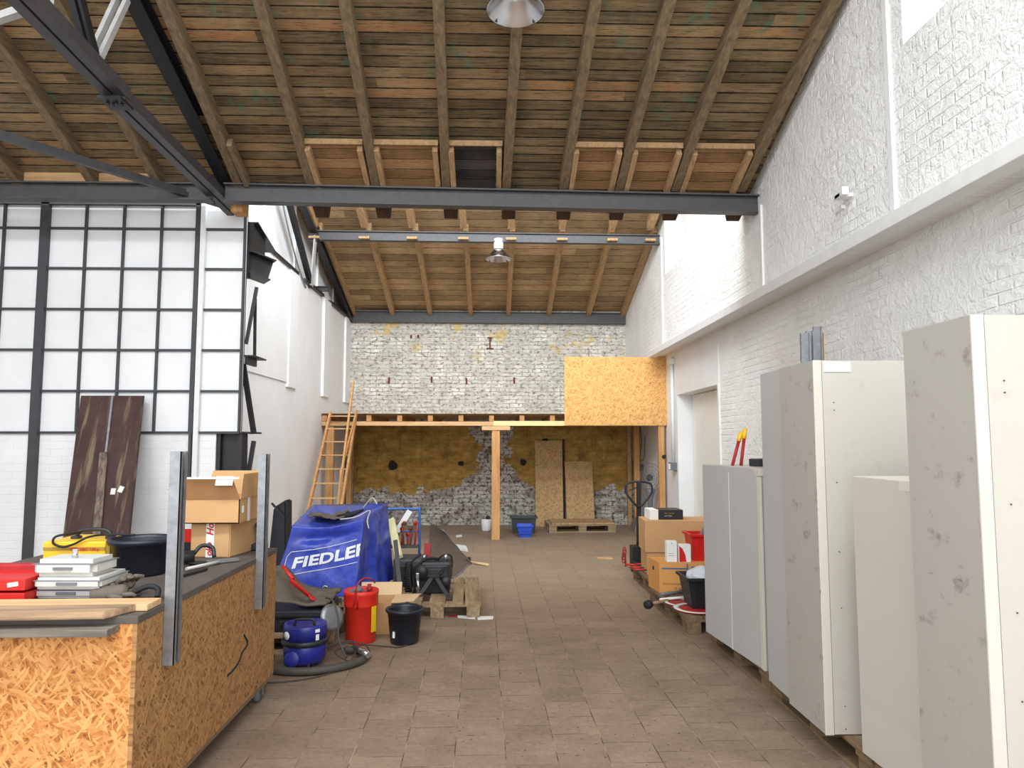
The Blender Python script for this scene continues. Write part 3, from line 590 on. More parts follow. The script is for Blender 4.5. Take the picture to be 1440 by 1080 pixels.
# ================================================================ PALLETS
def make_pallet(l, mat, group='euro pallets on the floor'):
    r = thing('pallet', l, 'pallet', (0, 0, 0), group)
    m = MB()
    m.bx(-.4, .4, -.6, -.455, .10, .122); m.bx(-.4, .4, -.0725, .0725, .10, .122); m.bx(-.4, .4, .455, .6, .10, .122); obj('cross_boards', m, mat, r)
    for x, w in ((-.3275, .145), (-.19, .1), (0, .145), (.19, .1), (.3275, .145)):
        mm = MB(); mm.bx(x-w/2, x+w/2, -.6, .6, .122, .144, .003); obj('deck_board', mm, mat, r)
    for x in (-.33, 0, .33):
        for y in (-.53, 0, .53):
            mm = MB(); mm.bx(x-.06, x+.06, y-.07, y+.07, .022, .10, .003); obj('block', mm, mat, r)
        mm = MB(); mm.bx(x-.06, x+.06, -.6, .6, 0, .022, .002); obj('runner', mm, mat, r)
    return r
pal0 = make_pallet('light weathered pallet under the black engine, front edge free', pallet_w)
pal0.location = (-.52, 7.25, 0); pal0.rotation_euler.z = .035
pal1 = make_pallet('brown pallet at the end of the white cabinets under the smallest one', pallet_dk)
pal1.location = (2.15, 5.2, 0); pal1.rotation_euler.z = .0
def pal(src, x, y, rz, l):
    c = copy_tree(src); c.location = (x, y, 0); c.rotation_euler.z = rz; c['label'] = l; return c
pal(pal1, 2.16, 3.98, 0, 'brown pallet under the tall cabinet with the chipped edge')
pal(pal1, 2.165, 2.76, 0, 'brown pallet nearest the camera under the low and the tallest cabinets')
pal(pal1, 2.00, 6.66, .04, 'brown pallet carrying the orange moving box and black tub')
pal(pal1, 2.06, 7.92, .0, 'brown pallet furthest along the right side under tan boxes')
pal(pal0, -1.62, 7.28, 0, 'pallet hidden under the blue tarpaulin cover')
pal(pal0, -1.86, 5.96, PI/2-.02, 'pallet under the black case beside the blue vacuum cleaner').rotation_euler.z = PI/2-.02
pal(pal0, 1.60, 13.15, PI/2+.03, 'low pallet lying in front of the leaning OSB boards')
m = MB(); m.box((1.62, 13.12, .158), (1.12, .72, .024), Euler((0, 0, .03)), .002); obj('board', m, osb_flat, None, 'worn chipboard sheet lying on the low pallet under the mezzanine', 'board')
# ================================================================ CABINETS (right)
def cabinet(name, x0, x0b, x1, y0, y1, z0, z1, smat, fmat, l, strip=True, lip=False, seam=None, extra=None):
    r = thing(name, l, 'cabinet', ((x0+x1)/2, (y0+y1)/2, z0), 'white cabinets on pallets')
    e = .02
    m = MB(); m.hexa([(x0, y0, z0), (x1, y0, z0), (x1, y1, z0), (x0b, y1, z0)], [(x0, y0, z1), (x1, y0, z1), (x1, y1, z1), (x0b, y1, z1)], .003); obj('body', m, smat, r)
    m = MB()
    m.bx(x0+.045, x1, y0-.004, y0+.004, z0+.004, z1-.001); obj('front_panel', m, fmat, r)
    if strip:
        m = MB(); m.bx(x0-.002, x0+.042, y0-.006, y0+.002, z0, z1, .0015)
        if extra:
            for k in range(26):
                zz = random.uniform(z0+.3, z1-.3); m.box((x0-.002, y0-.004, zz), (.003, .003, random.uniform(.008, .03)))
        obj('edge_strip', m, cream, r)
        for zz in (z0+.03*1, z0+.14, z0+.62, z0+.9, z0+1.25, z0+1.62, z0+1.66):
            m = MB(); m.lathe([(0, .0), (.003, .0), (.003, .002), (0, .002)], (x0+.10, y0-.006, zz), 8, (0, -1, 0)); obj('screw', m, steel, r)
    if lip:
        m = MB(); m.bx(x0-.008, x1, y0-.008, y1, z1-.045, z1+.002, .003); m.bx(x0-.006, x0+.01, y0-.006, y0+.05, z0, z1-.05, .002); obj('top_lip', m, cream, r)
    if seam:
        m = MB(); t = (seam-y0)/(y1-y0); xs = x0+(x0b-x0)*t; m.bx(xs-.003, xs+.003, seam-.0015, seam+.0015, z0, z1-.04); obj('seam', m, grey_case, r)
    return r
cabA = cabinet('tall_cabinet', 1.612, 1.607, 2.5, 2.33, 2.72, .146, 2.03, cab_side, cab_front, 'tall off-white cabinet nearest the camera with a stained side in shade')
cabinet('low_cabinet', 1.765, 1.745, 2.45, 2.80, 3.43, .146, 1.435, cab_front, cab_front, 'low off-white cabinet between the two tall cabinets', strip=False, lip=True)
cabinet('tall_cabinet', 1.665, 1.662, 2.5, 3.63, 4.06, .146, 2.025, cab_side, cab_front, 'tall cabinet with a chipped white front edge behind the low one', extra=True)
cabinet('tall_cabinet', 1.69, 1.70, 2.4, 4.075, 4.45, .146, 2.03, cab_side_b, cab_front, 'narrow blue-grey tall cabinet between chipped tall and smaller far cabinet', strip=False)
cabinet('small_cabinet', 1.745, 1.652, 2.5, 4.62, 5.58, .146, 1.425, cab_side_b, cab_front, 'shoulder-high blue-grey cabinet at the far end of the cabinet row', strip=False, lip=True, seam=5.1)
m = MB(); p = PY(1195, 513, 3.625); m.bx(1.72, 1.86, 3.622, 3.626, 1.965, 2.015); obj('sticker', m, paper, None, 'white paper label stuck near the top of the chipped tall cabinet', 'label')
for k, (u, vt, l, w) in enumerate(((1127, 470, 'grey metal profile with slanted edge standing behind the chipped cabinet', .05), (1136, 466, 'grey steel channel beside the slanted profile behind the chipped cabinet', .035), (1150, 459, 'tallest steel channel poking up behind the chipped cabinet', .045), (1158, 467, 'thin pale lath right of the tallest steel channel', .02))):
    t_ = PY(u, vt, 4.25); t_ = PY(u, vt, 4.56)
    m = MB(); m.bar((t_.x-.02 if k < 2 else t_.x-.04, 4.50+.03*k, 0.146), (t_.x, 4.52+.03*k, t_.z), w, .02, (0, 1, 0)); m.bar((t_.x-.02+w/2 if k < 2 else t_.x-.04+w/2, 4.49+.03*k, 0.146), (t_.x+w/2, 4.51+.03*k, t_.z), .006, .04, (0, 1, 0))
    obj('metal_profile' if k < 3 else 'lath', m, galv if k < 3 else raw, None, l, 'metal profile' if k < 3 else 'lath')
# bolt cutter on the far cabinet
bc2 = thing('bolt_cutter', 'red bolt cutter with yellow grips standing up on the far small cabinet', 'bolt cutter', (2.0, 5.2, 1.43))
for (u0, v0, u1, v1) in ((1030, 654, 1042, 608), (1042, 654, 1048, 603)):
    a, b = PY(u0, v0, 5.25), PY(u1, v1, 5.30); a.z = 1.43; mid = a.lerp(b, .72)
    m = MB(); m.tube([a, mid], .012, 10); obj('handle', m, dred, bc2, 'red handle')
    m = MB(); m.tube([mid, b], .016, 10); obj('grip', m, yellow, bc2, 'yellow grip')
m = MB(); a = PY(1062, 652, 5.1); m.box((a.x+.05, 5.1, 1.455), (.14, .12, .055), Euler((0, 0, .3)), .008); m.box((a.x+.09, 5.1, 1.52), (.04, .05, .09), Euler((0, .3, 0)), .008); obj('drill', m, blk, None, 'black and yellow tool lying on the far small cabinet', 'tool')
# ================================================================ RIGHT CLUTTER
def carton(name, c, d, l, mat=card, rz=0, tape=False):
    r = thing(name, l, 'box', (c[0], c[1], c[2]))
    m = MB(); m.box((c[0], c[1], c[2]+d[2]/2), d, None, .004); b = obj('carton', m, mat, r)
    m = MB(); m.bx(c[0]-d[0]/2, c[0]+d[0]/2, c[1]-.0015, c[1]+.0015, c[2]+d[2]-.0005, c[2]+d[2]+.0015); obj('flap_seam', m, card_dk, r)
    if tape: m = MB(); m.bx(c[0]-d[0]/2-.001, c[0]+d[0]/2+.001, c[1]-.03, c[1]+.03, c[2]+d[2], c[2]+d[2]+.002); obj('tape', m, card_lt, r)
    r.rotation_euler.z = rz; return r
lo = carton('cardboard_box', (2.10, 8.12, .145), (.76, .42, .245), 'lower tan cardboard box at the back of the right side stack', rz=-.05)
up_ = carton('cardboard_box', (2.12, 8.12, .392), (.84, .46, .345), 'upper tan cardboard box carrying the black printed carton', rz=-.05)
r = thing('printed_carton', 'flat black and white printed carton on top of the tan box', 'box', (1.95, 8.1, .739))
m = MB(); m.bx(1.77, 2.14, 8.0, 8.28, .739, .845, .003); obj('carton', m, blk, r)
m = MB(); m.bx(1.765, 1.86, 7.996, 8.285, .738, .847, .002); obj('sleeve', m, paper, r, 'white printed end')
m = text_mb('PRO SERIES', .022, lambda x, y: (1.93+x, 7.997, .80+y)); bm2 = text_mb('toner black', .018, lambda x, y: (1.93+x, 7.997, .775+y)); obj('print', m, brownish, r); obj('print', bm2, whitetext, r)
# moving box
mb = thing('moving_box', 'orange-brown moving box with blue print and hand hole', 'box', (1.86, 7.15, .145))
mb.rotation_euler.z = 0
X0, X1, Y0, Y1, Z0, Z1 = 1.62, 2.2, 6.96, 7.32, .145, .44
m = MB(); m.hexa([(X0, Y0, Z0), (X1, Y0-.06, Z0), (X1, Y1, Z0), (X0-.03, Y1, Z0)], [(X0, Y0, Z1), (X1, Y0-.06, Z1), (X1, Y1, Z1), (X0-.03, Y1, Z1)], .004); obj('carton', m, card_or, mb)
def onmb(x, z, e=.003): return (X0+x, Y0-.06*(x/(X1-X0))-e, Z0+z)
m = MB(); a, b = onmb(.02, .24), onmb(.26, .24); m.bar(a, b, .002, .012, (0, 0, 1)); obj('print', m, bluetext, mb, 'blue line print')
obj('print', text_mb('Long', .085, lambda x, y: onmb(.255+x, .222+y), bold=.003), bluetext, mb, 'blue lettering')
obj('print', text_mb('Silvermount', .036, lambda x, y: onmb(.03+x, .085+y)), dimtext, mb, 'faded lettering')
obj('print', text_mb('SF 850', .034, lambda x, y: onmb(.14+x, .04+y)), dimtext, mb, 'faded lettering')
m = MB(); m.lathe([(0, 0), (.02, 0), (.02, .004), (0, .004)], (X0-.017, Y0+.18, .36), 20, (-1, -.08, 0)); o_ = obj('hand_hole', m, blk_m, mb)
for (x0, x1, y, zt, mt_, l) in ((1.70, 1.80, 6.98, .64, paper, 'tall white leaflet box standing on the moving box'), (1.815, 1.93, 6.96, .61, paper, 'red and white leaflet box beside the red crate')):
    r = thing('leaflet_box', l, 'box', ((x0+x1)/2, y+.04, .44)); m = MB(); m.bx(x0, x1, y, y+.08, .441, zt, .002); obj('carton', m, mt_, r)
    if x0 > 1.8:
        m = MB(); m.prism([(x0+.002, y-.002, .445), (x0+.07, y-.002, .445), (x0+.062, y-.002, .51), (x0+.035, y-.002, .57), (x0+.002, y-.002, .60)], (0, .002, 0)); obj('print', m, red, r, 'red swoosh')
    else:
        m = MB(); m.bx(x0+.015, x0+.07, y-.002, y, .50, .503); m.bx(x0+.015, x0+.06, y-.002, y, .52, .523); m.lathe([(0, 0), (.005, 0), (.005, .002), (0, .002)], (x0+.05, y-.001, zt-.02), 10, (0, -1, 0)); obj('print', m, grey_p, r)
# red crate
def crate(name, x0, x1, y0, y1, z0, z1, mat, l, taper=.03, rim=.015, cat='crate', ribs=True, parent_thing=None):
    r = thing(name, l, cat, ((x0+x1)/2, (y0+y1)/2, z0)); t = taper
    m = MB(); th = .006
    o = [(x0+t, y0+t, z0), (x1-t, y0+t, z0), (x1-t, y1-t, z0), (x0+t, y1-t, z0)]; tp = [(x0, y0, z1), (x1, y0, z1), (x1, y1, z1), (x0, y1, z1)]
    i_ = [(x0+t+th, y0+t+th, z0+th), (x1-t-th, y0+t+th, z0+th), (x1-t-th, y1-t-th, z0+th), (x0+t+th, y1-t-th, z0+th)]; ti = [(x0+th, y0+th, z1), (x1-th, y0+th, z1), (x1-th, y1-th, z1), (x0+th, y1-th, z1)]
    vs = [[m.bm.verts.new(p) for p in L] for L in (o, tp, ti, i_)]
    m.bm.faces.new(vs[0][::-1]); m.bm.faces.new(vs[3])
    for A, B_ in ((0, 1), (1, 2), (2, 3)):
        for k in range(4): m.bm.faces.new((vs[A][k], vs[A][(k+1) % 4], vs[B_][(k+1) % 4], vs[B_][k]))
    obj('tub', m, mat, r)
    m = MB()
    for a, b in (((x0-rim, y0-rim/2), (x1+rim, y0-rim/2)), ((x0-rim, y1+rim/2), (x1+rim, y1+rim/2)), ((x0-rim/2, y0), (x0-rim/2, y1)), ((x1+rim/2, y0), (x1+rim/2, y1))):
        m.bar((a[0], a[1], z1-.008), (b[0], b[1], z1-.008), rim, .022)
    obj('rim', m, mat, r)
    if ribs:
        m = MB()
        for k in range(4):
            x = x0+t+(x1-x0-2*t)*(k+.5)/4; m.bar((x, y0+t-.002, z0+.01), (x, y0-.002, z1-.02), .006, .008, (0, 1, 0))
        obj('ribs', m, mat, r)
    return r
crate('red_crate', 1.95, 2.36, 7.0, 7.27, .441, .70, red, 'bright red plastic crate standing on the moving box')
m = MB(); m.box((2.12, 7.1, .66), (.13, .06, .14), Euler((.2, .5, 0)), .01); m.box((2.2, 7.12, .665), (.10, .07, .12), Euler((.1, -.3, .3)), .01); obj('power_tool', m, grey_p, None, 'grey and black tool sticking out of the red crate', 'tool')
crate('black_tub', 1.70, 2.06, 6.22, 6.56, .166, .425, blk, 'black plastic tub with a white bag on the near right pallet', taper=.04, rim=.02, cat='tub')
m = MB(); m.bm.free(); m.bm = bmesh.new(); bmesh.ops.create_icosphere(m.bm, subdivisions=4, radius=1)
for w in m.bm.verts:
    n = mnoise.noise(w.co*2.3)*.16+mnoise.noise(w.co*6)*.06; w.co = V((1.88+w.co.x*.15*(1+n), 6.39+w.co.y*.14*(1+n), .40+w.co.z*.10*(1+n*1.3)))
for f_ in m.bm.faces: f_.smooth = True
obj('plastic_bag', m, plain('white_bag', rgb(214, 220, 226), .35, var=.05), None, 'crumpled white plastic bag lying in the black tub', 'bag')
# traffic paddle discs
for x, y, z, rr, ti, l in ((1.80, 6.30, .155, .21, .0, 'red and white round traffic paddle under the black tub'), (1.72, 6.55, .150, .15, .0, 'second red and white disc lying behind the first on the pallet')):
    r = thing('warning_disc', l, 'sign disc', (x, y, z-.006)); m = MB(); m.lathe([(0, -.004), (rr, -.004), (rr, .004), (0, .004)], (x, y, z), 48); obj('disc', m, dred, r)
    m = MB(); m.lathe([(rr*.78, .004), (rr, .004), (rr+.002, .006), (rr*.78, .006), (rr*.78, .004)], (x, y, z), 48); obj('ring', m, paper, r, 'white ring')
# rods and red tools on the pallets' edge
rods = [(928, 800, 985, 792, .17, white_p, .012, 'white plastic rod lying before the moving box'), (912, 850, 985, 833, .16, worn_w, .014, 'wooden handle with black end jutting over the pallet edge'),
        (935, 838, 985, 822, .19, steel, .012, 'dark steel bar lying behind the wooden handle'), (928, 836, 960, 832, .20, grey_p, .016, 'short grey tube lying in front of the moving box')]
for u0, v0, u1, v1, z, mt_, rr, l in rods:
    if z == .17: v0, v1 = 843, 838
    a, b = PZ(u0, v0, z), PZ(u1, v1, z); r = thing('rod', l, 'rod', a); m = MB(); m.tube([a, b], rr, 10); obj('shaft', m, mt_, r)
    if u0 == 912: m = MB(); m.lathe([(0, -.03), (.035, -.03), (.04, 0), (.03, .03), (0, .035)], a, 16, (b-a)); obj('end_cap', m, blk_m, r, 'black end')
m = MB(); a = PZ(945, 826, .2); m.box((a.x+.1, a.y+.02, .2), (.3, .10, .05), Euler((0, 0, -.15)), .012); obj('tool_case', m, red, None, 'flat red case lying in front of the moving box', 'case')
tl = [(883, 797, .03), (889, 803, .05), (895, 808, .07), (900, 799, .04)]
for k, (u, v, dz) in enumerate(tl):
    a = PZ(u, v, .15); r = thing('clamp', 'red and black hand clamp on the far right pallet, %s of the pile' % ['furthest', 'second', 'nearest', 'rightmost'][k], 'clamp', (a.x, a.y, .145), 'hand clamps on the far right pallet')
    m = MB(); m.bar((a.x-.02, a.y, .165+dz*.4), (a.x+.26, a.y-.06+.05*k, .165+dz*.5), .02, .012); obj('bar', m, steel, r)
    m = MB(); m.tube([(a.x-.03, a.y-.02+.03*k, .17+dz*.4), (a.x+.09, a.y-.08+.04*k, .172+dz*.4)], .010, 8); obj('handle', m, red, r, 'red handle')
a = PZ(877, 797, .0); m = MB()
for k in range(4): m.tube([(a.x+.02*math.cos(t)+.01*k, a.y+.03*k, .10+.03*k+.05*math.sin(t)) for t in [j*PI/5 for j in range(10)]], .007, 6, cyc=True)
m.tube([(a.x+.03, a.y+.02, .0), (a.x+.03, a.y+.04, .2)], .01, 6)
obj('chain', m, dred, None, 'small red chain hanging at the pallet edge beside the tan box', 'chain')
# pallet truck
pt = thing('pallet_truck', 'black pallet truck with a looped handle parked behind the tan boxes', 'pallet truck', (1.82, 8.9, 0))
hx, hy = 1.83, 8.9; z0 = 1.02
pts = [(hx, hy, z0-.22), (hx-.10, hy, z0-.13), (hx-.165, hy, z0-.03), (hx-.15, hy, z0+.06), (hx-.06, hy, z0+.09), (hx, hy, z0+.092), (hx+.06, hy, z0+.09), (hx+.15, hy, z0+.06), (hx+.165, hy, z0-.03), (hx+.10, hy, z0-.13)]
m = MB(); m.tube(pts, .014, 8, cyc=True, smooth_pts=4); m.bar((hx-.12, hy, z0-.02), (hx, hy, z0+.03), .012, .02, (0, 1, 0)); obj('loop_handle', m, steel_dk, pt)
m = MB(); m.bar((hx, hy+.05, .25), (hx, hy, z0+.09), .055, .03, (0, 1, 0)); obj('tiller', m, steel_dk, pt)
m = MB(); m.bx(hx-.1, hx+.1, hy-.02, hy+.14, .08, .32, .01); m.bx(hx, hx+1.05, hy-.2, hy-.06, .05, .09, .006); m.bx(hx, hx+1.05, hy+.16, hy+.30, .05, .09, .006); m.bx(hx-.02, hx+.12, hy-.2, hy+.3, .05, .09); obj('fork_frame', m, steel_dk, pt)
m = MB()
for s in (-.07, .07): m.lathe([(0, -.025), (.08, -.025), (.08, .025), (0, .025)], (hx+s, hy+.03, .08), 20, (1, 0, 0))
for s in (-.18, .18): m.lathe([(0, -.04), (.035, -.04), (.035, .04), (0, .04)], (hx+.95, hy+.06+s*1.3, .035), 16, (0, 1, 0))
obj('wheel', m, blk_m, pt)
# dusty pedestal fan
fn = thing('pedestal_fan', 'dusty grey caged fan under the right end of the mezzanine', 'fan', (2.62, 12.5, 0)); q = PY(914, 680, 12.5)
fx = q.x; m = MB()
for k in range(5): m.tube([(fx+math.cos(t)*.04*(k+.6), 12.42, .98+math.sin(t)*.05*(k+.6)*1.1) for t in [j*PI/9 for j in range(18)]], .0035, 5, cyc=True)
for k in range(14): a = k*PI/7; m.tube([(fx+.01*math.cos(a), 12.41, .98+.01*math.sin(a)), (fx+.19*math.cos(a), 12.42, .98+.25*math.sin(a))], .003, 4)
obj('cage', m, grey_p, fn)
m = MB(); m.lathe([(0, 0), (.05, 0), (.06, .08), (.04, .12), (0, .13)], (fx, 12.45, .98), 20, (0, 1, 0)); obj('motor', m, steel, fn)
m = MB(); m.lathe([(0, 0), (.16, 0), (.15, .02), (.04, .04), (.03, .3), (.05, .62), (.10, .78), (0, .8)], (fx, 12.5, 0), 24); obj('stand', m, grey_p, fn)
# socket, pipe, small fittings on the right
m = MB(); a = PX(948, 499, RL-.03); m.tube([(RL-.03, 11.35, 1.28), (RL-.03, 11.35, 2.98)], .028, 12); m.bx(RL-.08, RL, 11.27, 11.43, 2.85, 2.95, .01); obj('pipe', m, white_p, None, 'white vertical conduit between the OSB parapet and the door recess', 'pipe')
r = thing('socket_box', 'grey socket box with a white outlet at the foot of the conduit', 'socket', (RL-.04, 11.33, 1.15))
m = MB(); m.bx(RL-.10, RL, 11.25, 11.42, 1.16, 1.28, .006); obj('housing', m, grey_p, r); m = MB(); m.bx(RL-.125, RL-.095, 11.28, 11.39, 1.17, 1.26, .005); obj('cover', m, white_p, r)
m = MB(); p = PX(1190, 277, RW); m.bx(RW-.10, RW+.01, p.y-.10, p.y-.02, p.z-.03, p.z+.0, .003); m.bx(RW-.10, RW-.05, p.y-.14, p.y+.0, p.z-.03, p.z+.03, .003); m.bx(RW-.03, RW+.01, p.y+.02, p.y+.14, p.z-.08, p.z-.05, .003)
obj('wall_bracket', m, white_p, None, 'small white painted bracket sticking out of the rough right wall', 'bracket')
m = MB(); m.tube([(2.72, 13.0, 1.88), (2.74, 13.0, 1.6), (2.70, 13.0, 1.3), (2.78, 13.0, 1.32), (2.80, 13.0, 1.7)], .006, 6, smooth_pts=5)
m.bx(2.70, 2.76, 12.98, 13.02, 1.08, 1.2, .005); obj('hanging_cable', m, blk, None, 'black cable and switch hanging under the mezzanine right end', 'cable')
m = MB(); a = PZ(884, 735, 0); b = PZ(905, 765, 0); m.hexa([(a.x-.1, 13.7, 0), (2.52, 12.7, 0), (2.62, 12.72, 0), (a.x+.12, 13.82, 0)], [(a.x+.05, 13.75, .26), (2.58, 12.75, .22), (2.62, 12.76, .22), (a.x+.10, 13.8, .26)], .01)
obj('concrete_kerb', m, plain('grey_concrete', rgb(132, 122, 112), .9, var=.15, scale=6, bump=.3), None, 'sloping grey concrete kerb at the right foot of the back wall', 'kerb')
# items under the mezzanine
crate('dark_crate', .34, .78, 12.62, 12.95, .0, .29, plain('dark_grey_crate', rgb(58, 62, 66), .5), 'dark grey storage crate behind the blue basket', rim=.02, taper=.03)
r = crate('blue_basket', .43, .69, 12.12, 12.42, 0, .20, blue_p, 'small blue plastic basket in front of the dark crate', taper=.035, rim=.012, cat='basket')
m = MB()
for k in range(3): m.bx(.455, .665, 12.135-.02*k*0, 12.142, .05+.045*k, .06+.045*k)
obj('slots', m, blue_v, r)
r = thing('canister', 'small white canister with a black cap left of the central post', 'canister', (-.10, 13.05, 0))
m = MB(); m.lathe([(0, 0), (.07, 0), (.085, .02), (.095, .20), (.09, .21), (0, .215)], (-.10, 13.05, 0), 28); obj('body', m, white_p, r); m = MB(); m.lathe([(0, .21), (.04, .21), (.045, .25), (.02, .27), (0, .27)], (-.07, 13.05, 0), 16); obj('cap', m, blk_m, r)
def scrap(name, pix, z, th, mat, l, cat):
    p = [PZ(u, v, z) for u, v in pix]; m = MB(); m.prism([(q.x, q.y, 0.001) for q in p], (0, 0, th)); return obj(name, m, mat, None, l, cat)
scrap('paper_scrap', ((641, 753), (649, 752), (650, 755), (642, 756)), 0, .004, paper, 'small white paper scrap on the floor left of the central post', 'paper')
scrap('wood_strip', ((839, 784), (862, 785), (862, 787), (840, 786)), 0, .012, raw_x, 'short thin wooden strip lying alone on the dusty floor', 'strip')
scrap('paper_strip', ((643, 866), (668, 867), (668, 871), (644, 869)), 0, .003, paper, 'white torn paper strip before the light pallet, left piece', 'paper')
scrap('paper_strip', ((671, 867), (694, 867), (693, 871), (672, 872)), 0, .003, paper, 'white torn paper strip before the light pallet, right piece', 'paper')
scrap('red_strip', ((630, 866), (643, 866), (643, 868), (631, 868)), 0, .003, dred, 'short red strip beside the torn white paper', 'strip')
scrap('white_board', ((640, 768), (655, 770), (658, 776), (643, 773)), 0, .03, white_p, 'short white plastic board on the floor beside the wire mesh', 'board')
m = MB(); a, b = PZ(661, 790, .03), PZ(688, 795, .015); m.tube([a, b], [.012, .02], 10); obj('stick', m, card_lt, None, 'pale stick lying on the floor right of the wire mesh', 'stick')
m = MB(); a = PZ(659, 787, .03); m.lathe([(0, -.03), (.03, -.03), (.03, .03), (0, .03)], (a.x, a.y+.02, .031), 14, (0, 1, 0)); obj('rubber_plug', m, blk_m, None, 'small black rubber plug at the end of the pale stick', 'plug')
# ================================================================ TARP-COVERED MACHINE
Bp = [V((-2.14, 6.98, .15)), V((-1.30, 6.90, .15)), V((-1.02, 7.62, .17)), V((-2.02, 7.80, .15))]
Tp = [V((-1.93, 7.02, .80)), V((-1.235, 6.98, .87)), V((-1.10, 7.62, .96)), V((-1.92, 7.78, .93))]
def side_pt(s, t, e=0):
    k = int(math.floor(s)) % 4; f = s-math.floor(s); k2 = (k+1) % 4
    b = Bp[k].lerp(Bp[k2], f); tp = Tp[k].lerp(Tp[k2], f)
    tt = 1-(1-t)**1.25; p = b.lerp(tp, tt); p.z = b.z+(tp.z-b.z)*t
    d = (Bp[k2]-Bp[k]).normalized(); nrm = V((d.y, -d.x, 0))
    sag = math.sin(f*PI)
    amp = .022 if k == 0 else .035
    fold = amp*math.sin(f*9+t*3+k*2)*(1-t)*sag + (0 if k == 0 else .03*sag*math.sin(f*16+1)*(1-t))
    fold += .02*mnoise.noise(p*5)*sag + .008*mnoise.noise(p*14)*sag
    if k == 0: fold += -.045*math.exp(-((t-.82)/.08)**2)*sag + .02*math.exp(-((t-.7)/.06)**2)*sag*math.sin(f*7)
    if k == 0: p.z += -.05*sag*t*t
    return p+nrm*(fold+e)
m = MB(); NS, NT = 160, 36
m.grid(lambda a, b: side_pt(a*4, b), NS, NT, cu=True)
m.bm.verts.ensure_lookup_table()
ring = [m.bm.verts[i*(NT+1)+NT] for i in range(NS)]
cen = sum((v.co for v in ring), V())/NS; prev = ring
for j in range(1, 9):
    f = j/9; cur = []
    for v0 in ring:
        p = v0.co.lerp(cen, f); p.z = v0.co.z*(1-f)+(cen.z-.02)*f - .055*math.sin(f*PI*.5)+.02*mnoise.noise(p*8)*f; cur.append(m.bm.verts.new(p))
    for i in range(NS): m.bm.faces.new((prev[i], prev[(i+1) % NS], cur[(i+1) % NS], cur[i])).smooth = True
    prev = cur
m.bm.faces.new(prev)
tm = thing('covered_machine', 'square machine hidden under a blue tarpaulin printed with white lettering', 'covered machine', (-1.6, 7.3, .145))
obj('tarpaulin', m, tarp_m, tm)
L0 = (Bp[1]-Bp[0]).length; L1 = (Bp[2]-Bp[1]).length
def on_tarp(x, y, e=.006):
    """x along the front from its left edge (m), y height (m): letters run round the corner"""
    s = x/L0 if x < L0 else 1+(x-L0)/L1
    return side_pt(s, max(0, min(1, y/.67)), e)
A0 = math.radians(7.5)
def tx(x, y): return on_tarp(.135+x-y*.05, .255+x*math.tan(A0)+y)
def clip_x(x): return min(x, L0-.137)
obj('lettering', text_mb('FIEDLER', .145, lambda x, y: tx(clip_x(x*1.5), y), depth=.015, bold=.005, sp=1.02), whitetext, tm, 'bold white lettering')
def ribbon(pts, w, fn, cyc=True, n=10):
    m = MB(); P = []
    N = len(pts)
    for i in range(N if cyc else N-1):
        a, b = pts[i], pts[(i+1) % N]
        for k in range(n): P.append((a[0]+(b[0]-a[0])*k/n, a[1]+(b[1]-a[1])*k/n))
    m.tube([fn(*p) for p in P], w, 5, cyc=cyc, cap=False); return m
obj('printed_frame', ribbon([(.69, -.055), (-.04, -.065), (-.07, -.03), (-.08, .12), (-.05, .165), (.69, .15)], .0035, lambda x, y: tx(x, y), False, 24), whitetext, tm, 'white printed outline')
m = MB(); m.lathe([(.0, 0), (.018, 0), (.03, .004), (.02, .008), (0, .004)], on_tarp(.55, .07, .003), 20, (0, -1, 0)); obj('eyelet', m, chrome, tm)
m = MB(); e0 = V(Tp[1]); m.tube([e0+V((-.25, .1, -.02)), e0+V((-.1, .12, .0)), e0+V((.02, .2, .055)), e0+V((.03, .02, -.02)), e0+V((.05, 0, -.10))], .006, 6, smooth_pts=5); m.tube([e0+V((-.1, .5, .05)), e0+V((.0, .45, .16)), e0+V((.06, .4, .10))], .006, 6, smooth_pts=5); obj('tie_cord', m, grey_case, tm, 'pale tie cord')
m = MB(); m.tube([(-1.55, 7.25, .845), (-1.42, 7.22, .875), (-1.28, 7.2, .93)], [.03, .03, .012], 10); obj('torch_grip', m, blk_m, None, 'black ribbed grip lying on top of the blue tarpaulin', 'grip')
m = MB(); m.grid(lambda a, b: (-1.82+a*.34+.02*math.sin(b*9), 7.15+b*.36, .872+.035*mnoise.noise(V((a*5, b*5, 1)))+.02*math.sin(a*6+b*3)), 14, 14)
for w in list(m.bm.verts): pass
obj('dirty_rag', m, cloth_g, None, 'crumpled dirty grey rag on top of the blue tarpaulin', 'rag')
o_ = bpy.context.scene.objects['dirty_rag']; sm = o_.modifiers.new('thick', 'SOLIDIFY'); sm.thickness = .012
m = MB(); p = PY(386, 735, 7.75); m.hexa([(p.x-.10, 7.8, 0), (p.x+.14, 7.78, 0), (p.x+.14, 8.0, 0), (p.x-.10, 8.0, 0)], [(p.x-.03, 7.8, .90), (p.x+.11, 7.78, .99), (p.x+.13, 7.95, .99), (p.x-.05, 7.95, .90)], .02); m.bar((p.x-.04, 7.77, .95), (p.x+.1, 7.76, .80), .02, .02); obj('black_case', m, blk, None, 'tall black case standing behind the left of the blue tarpaulin', 'case')
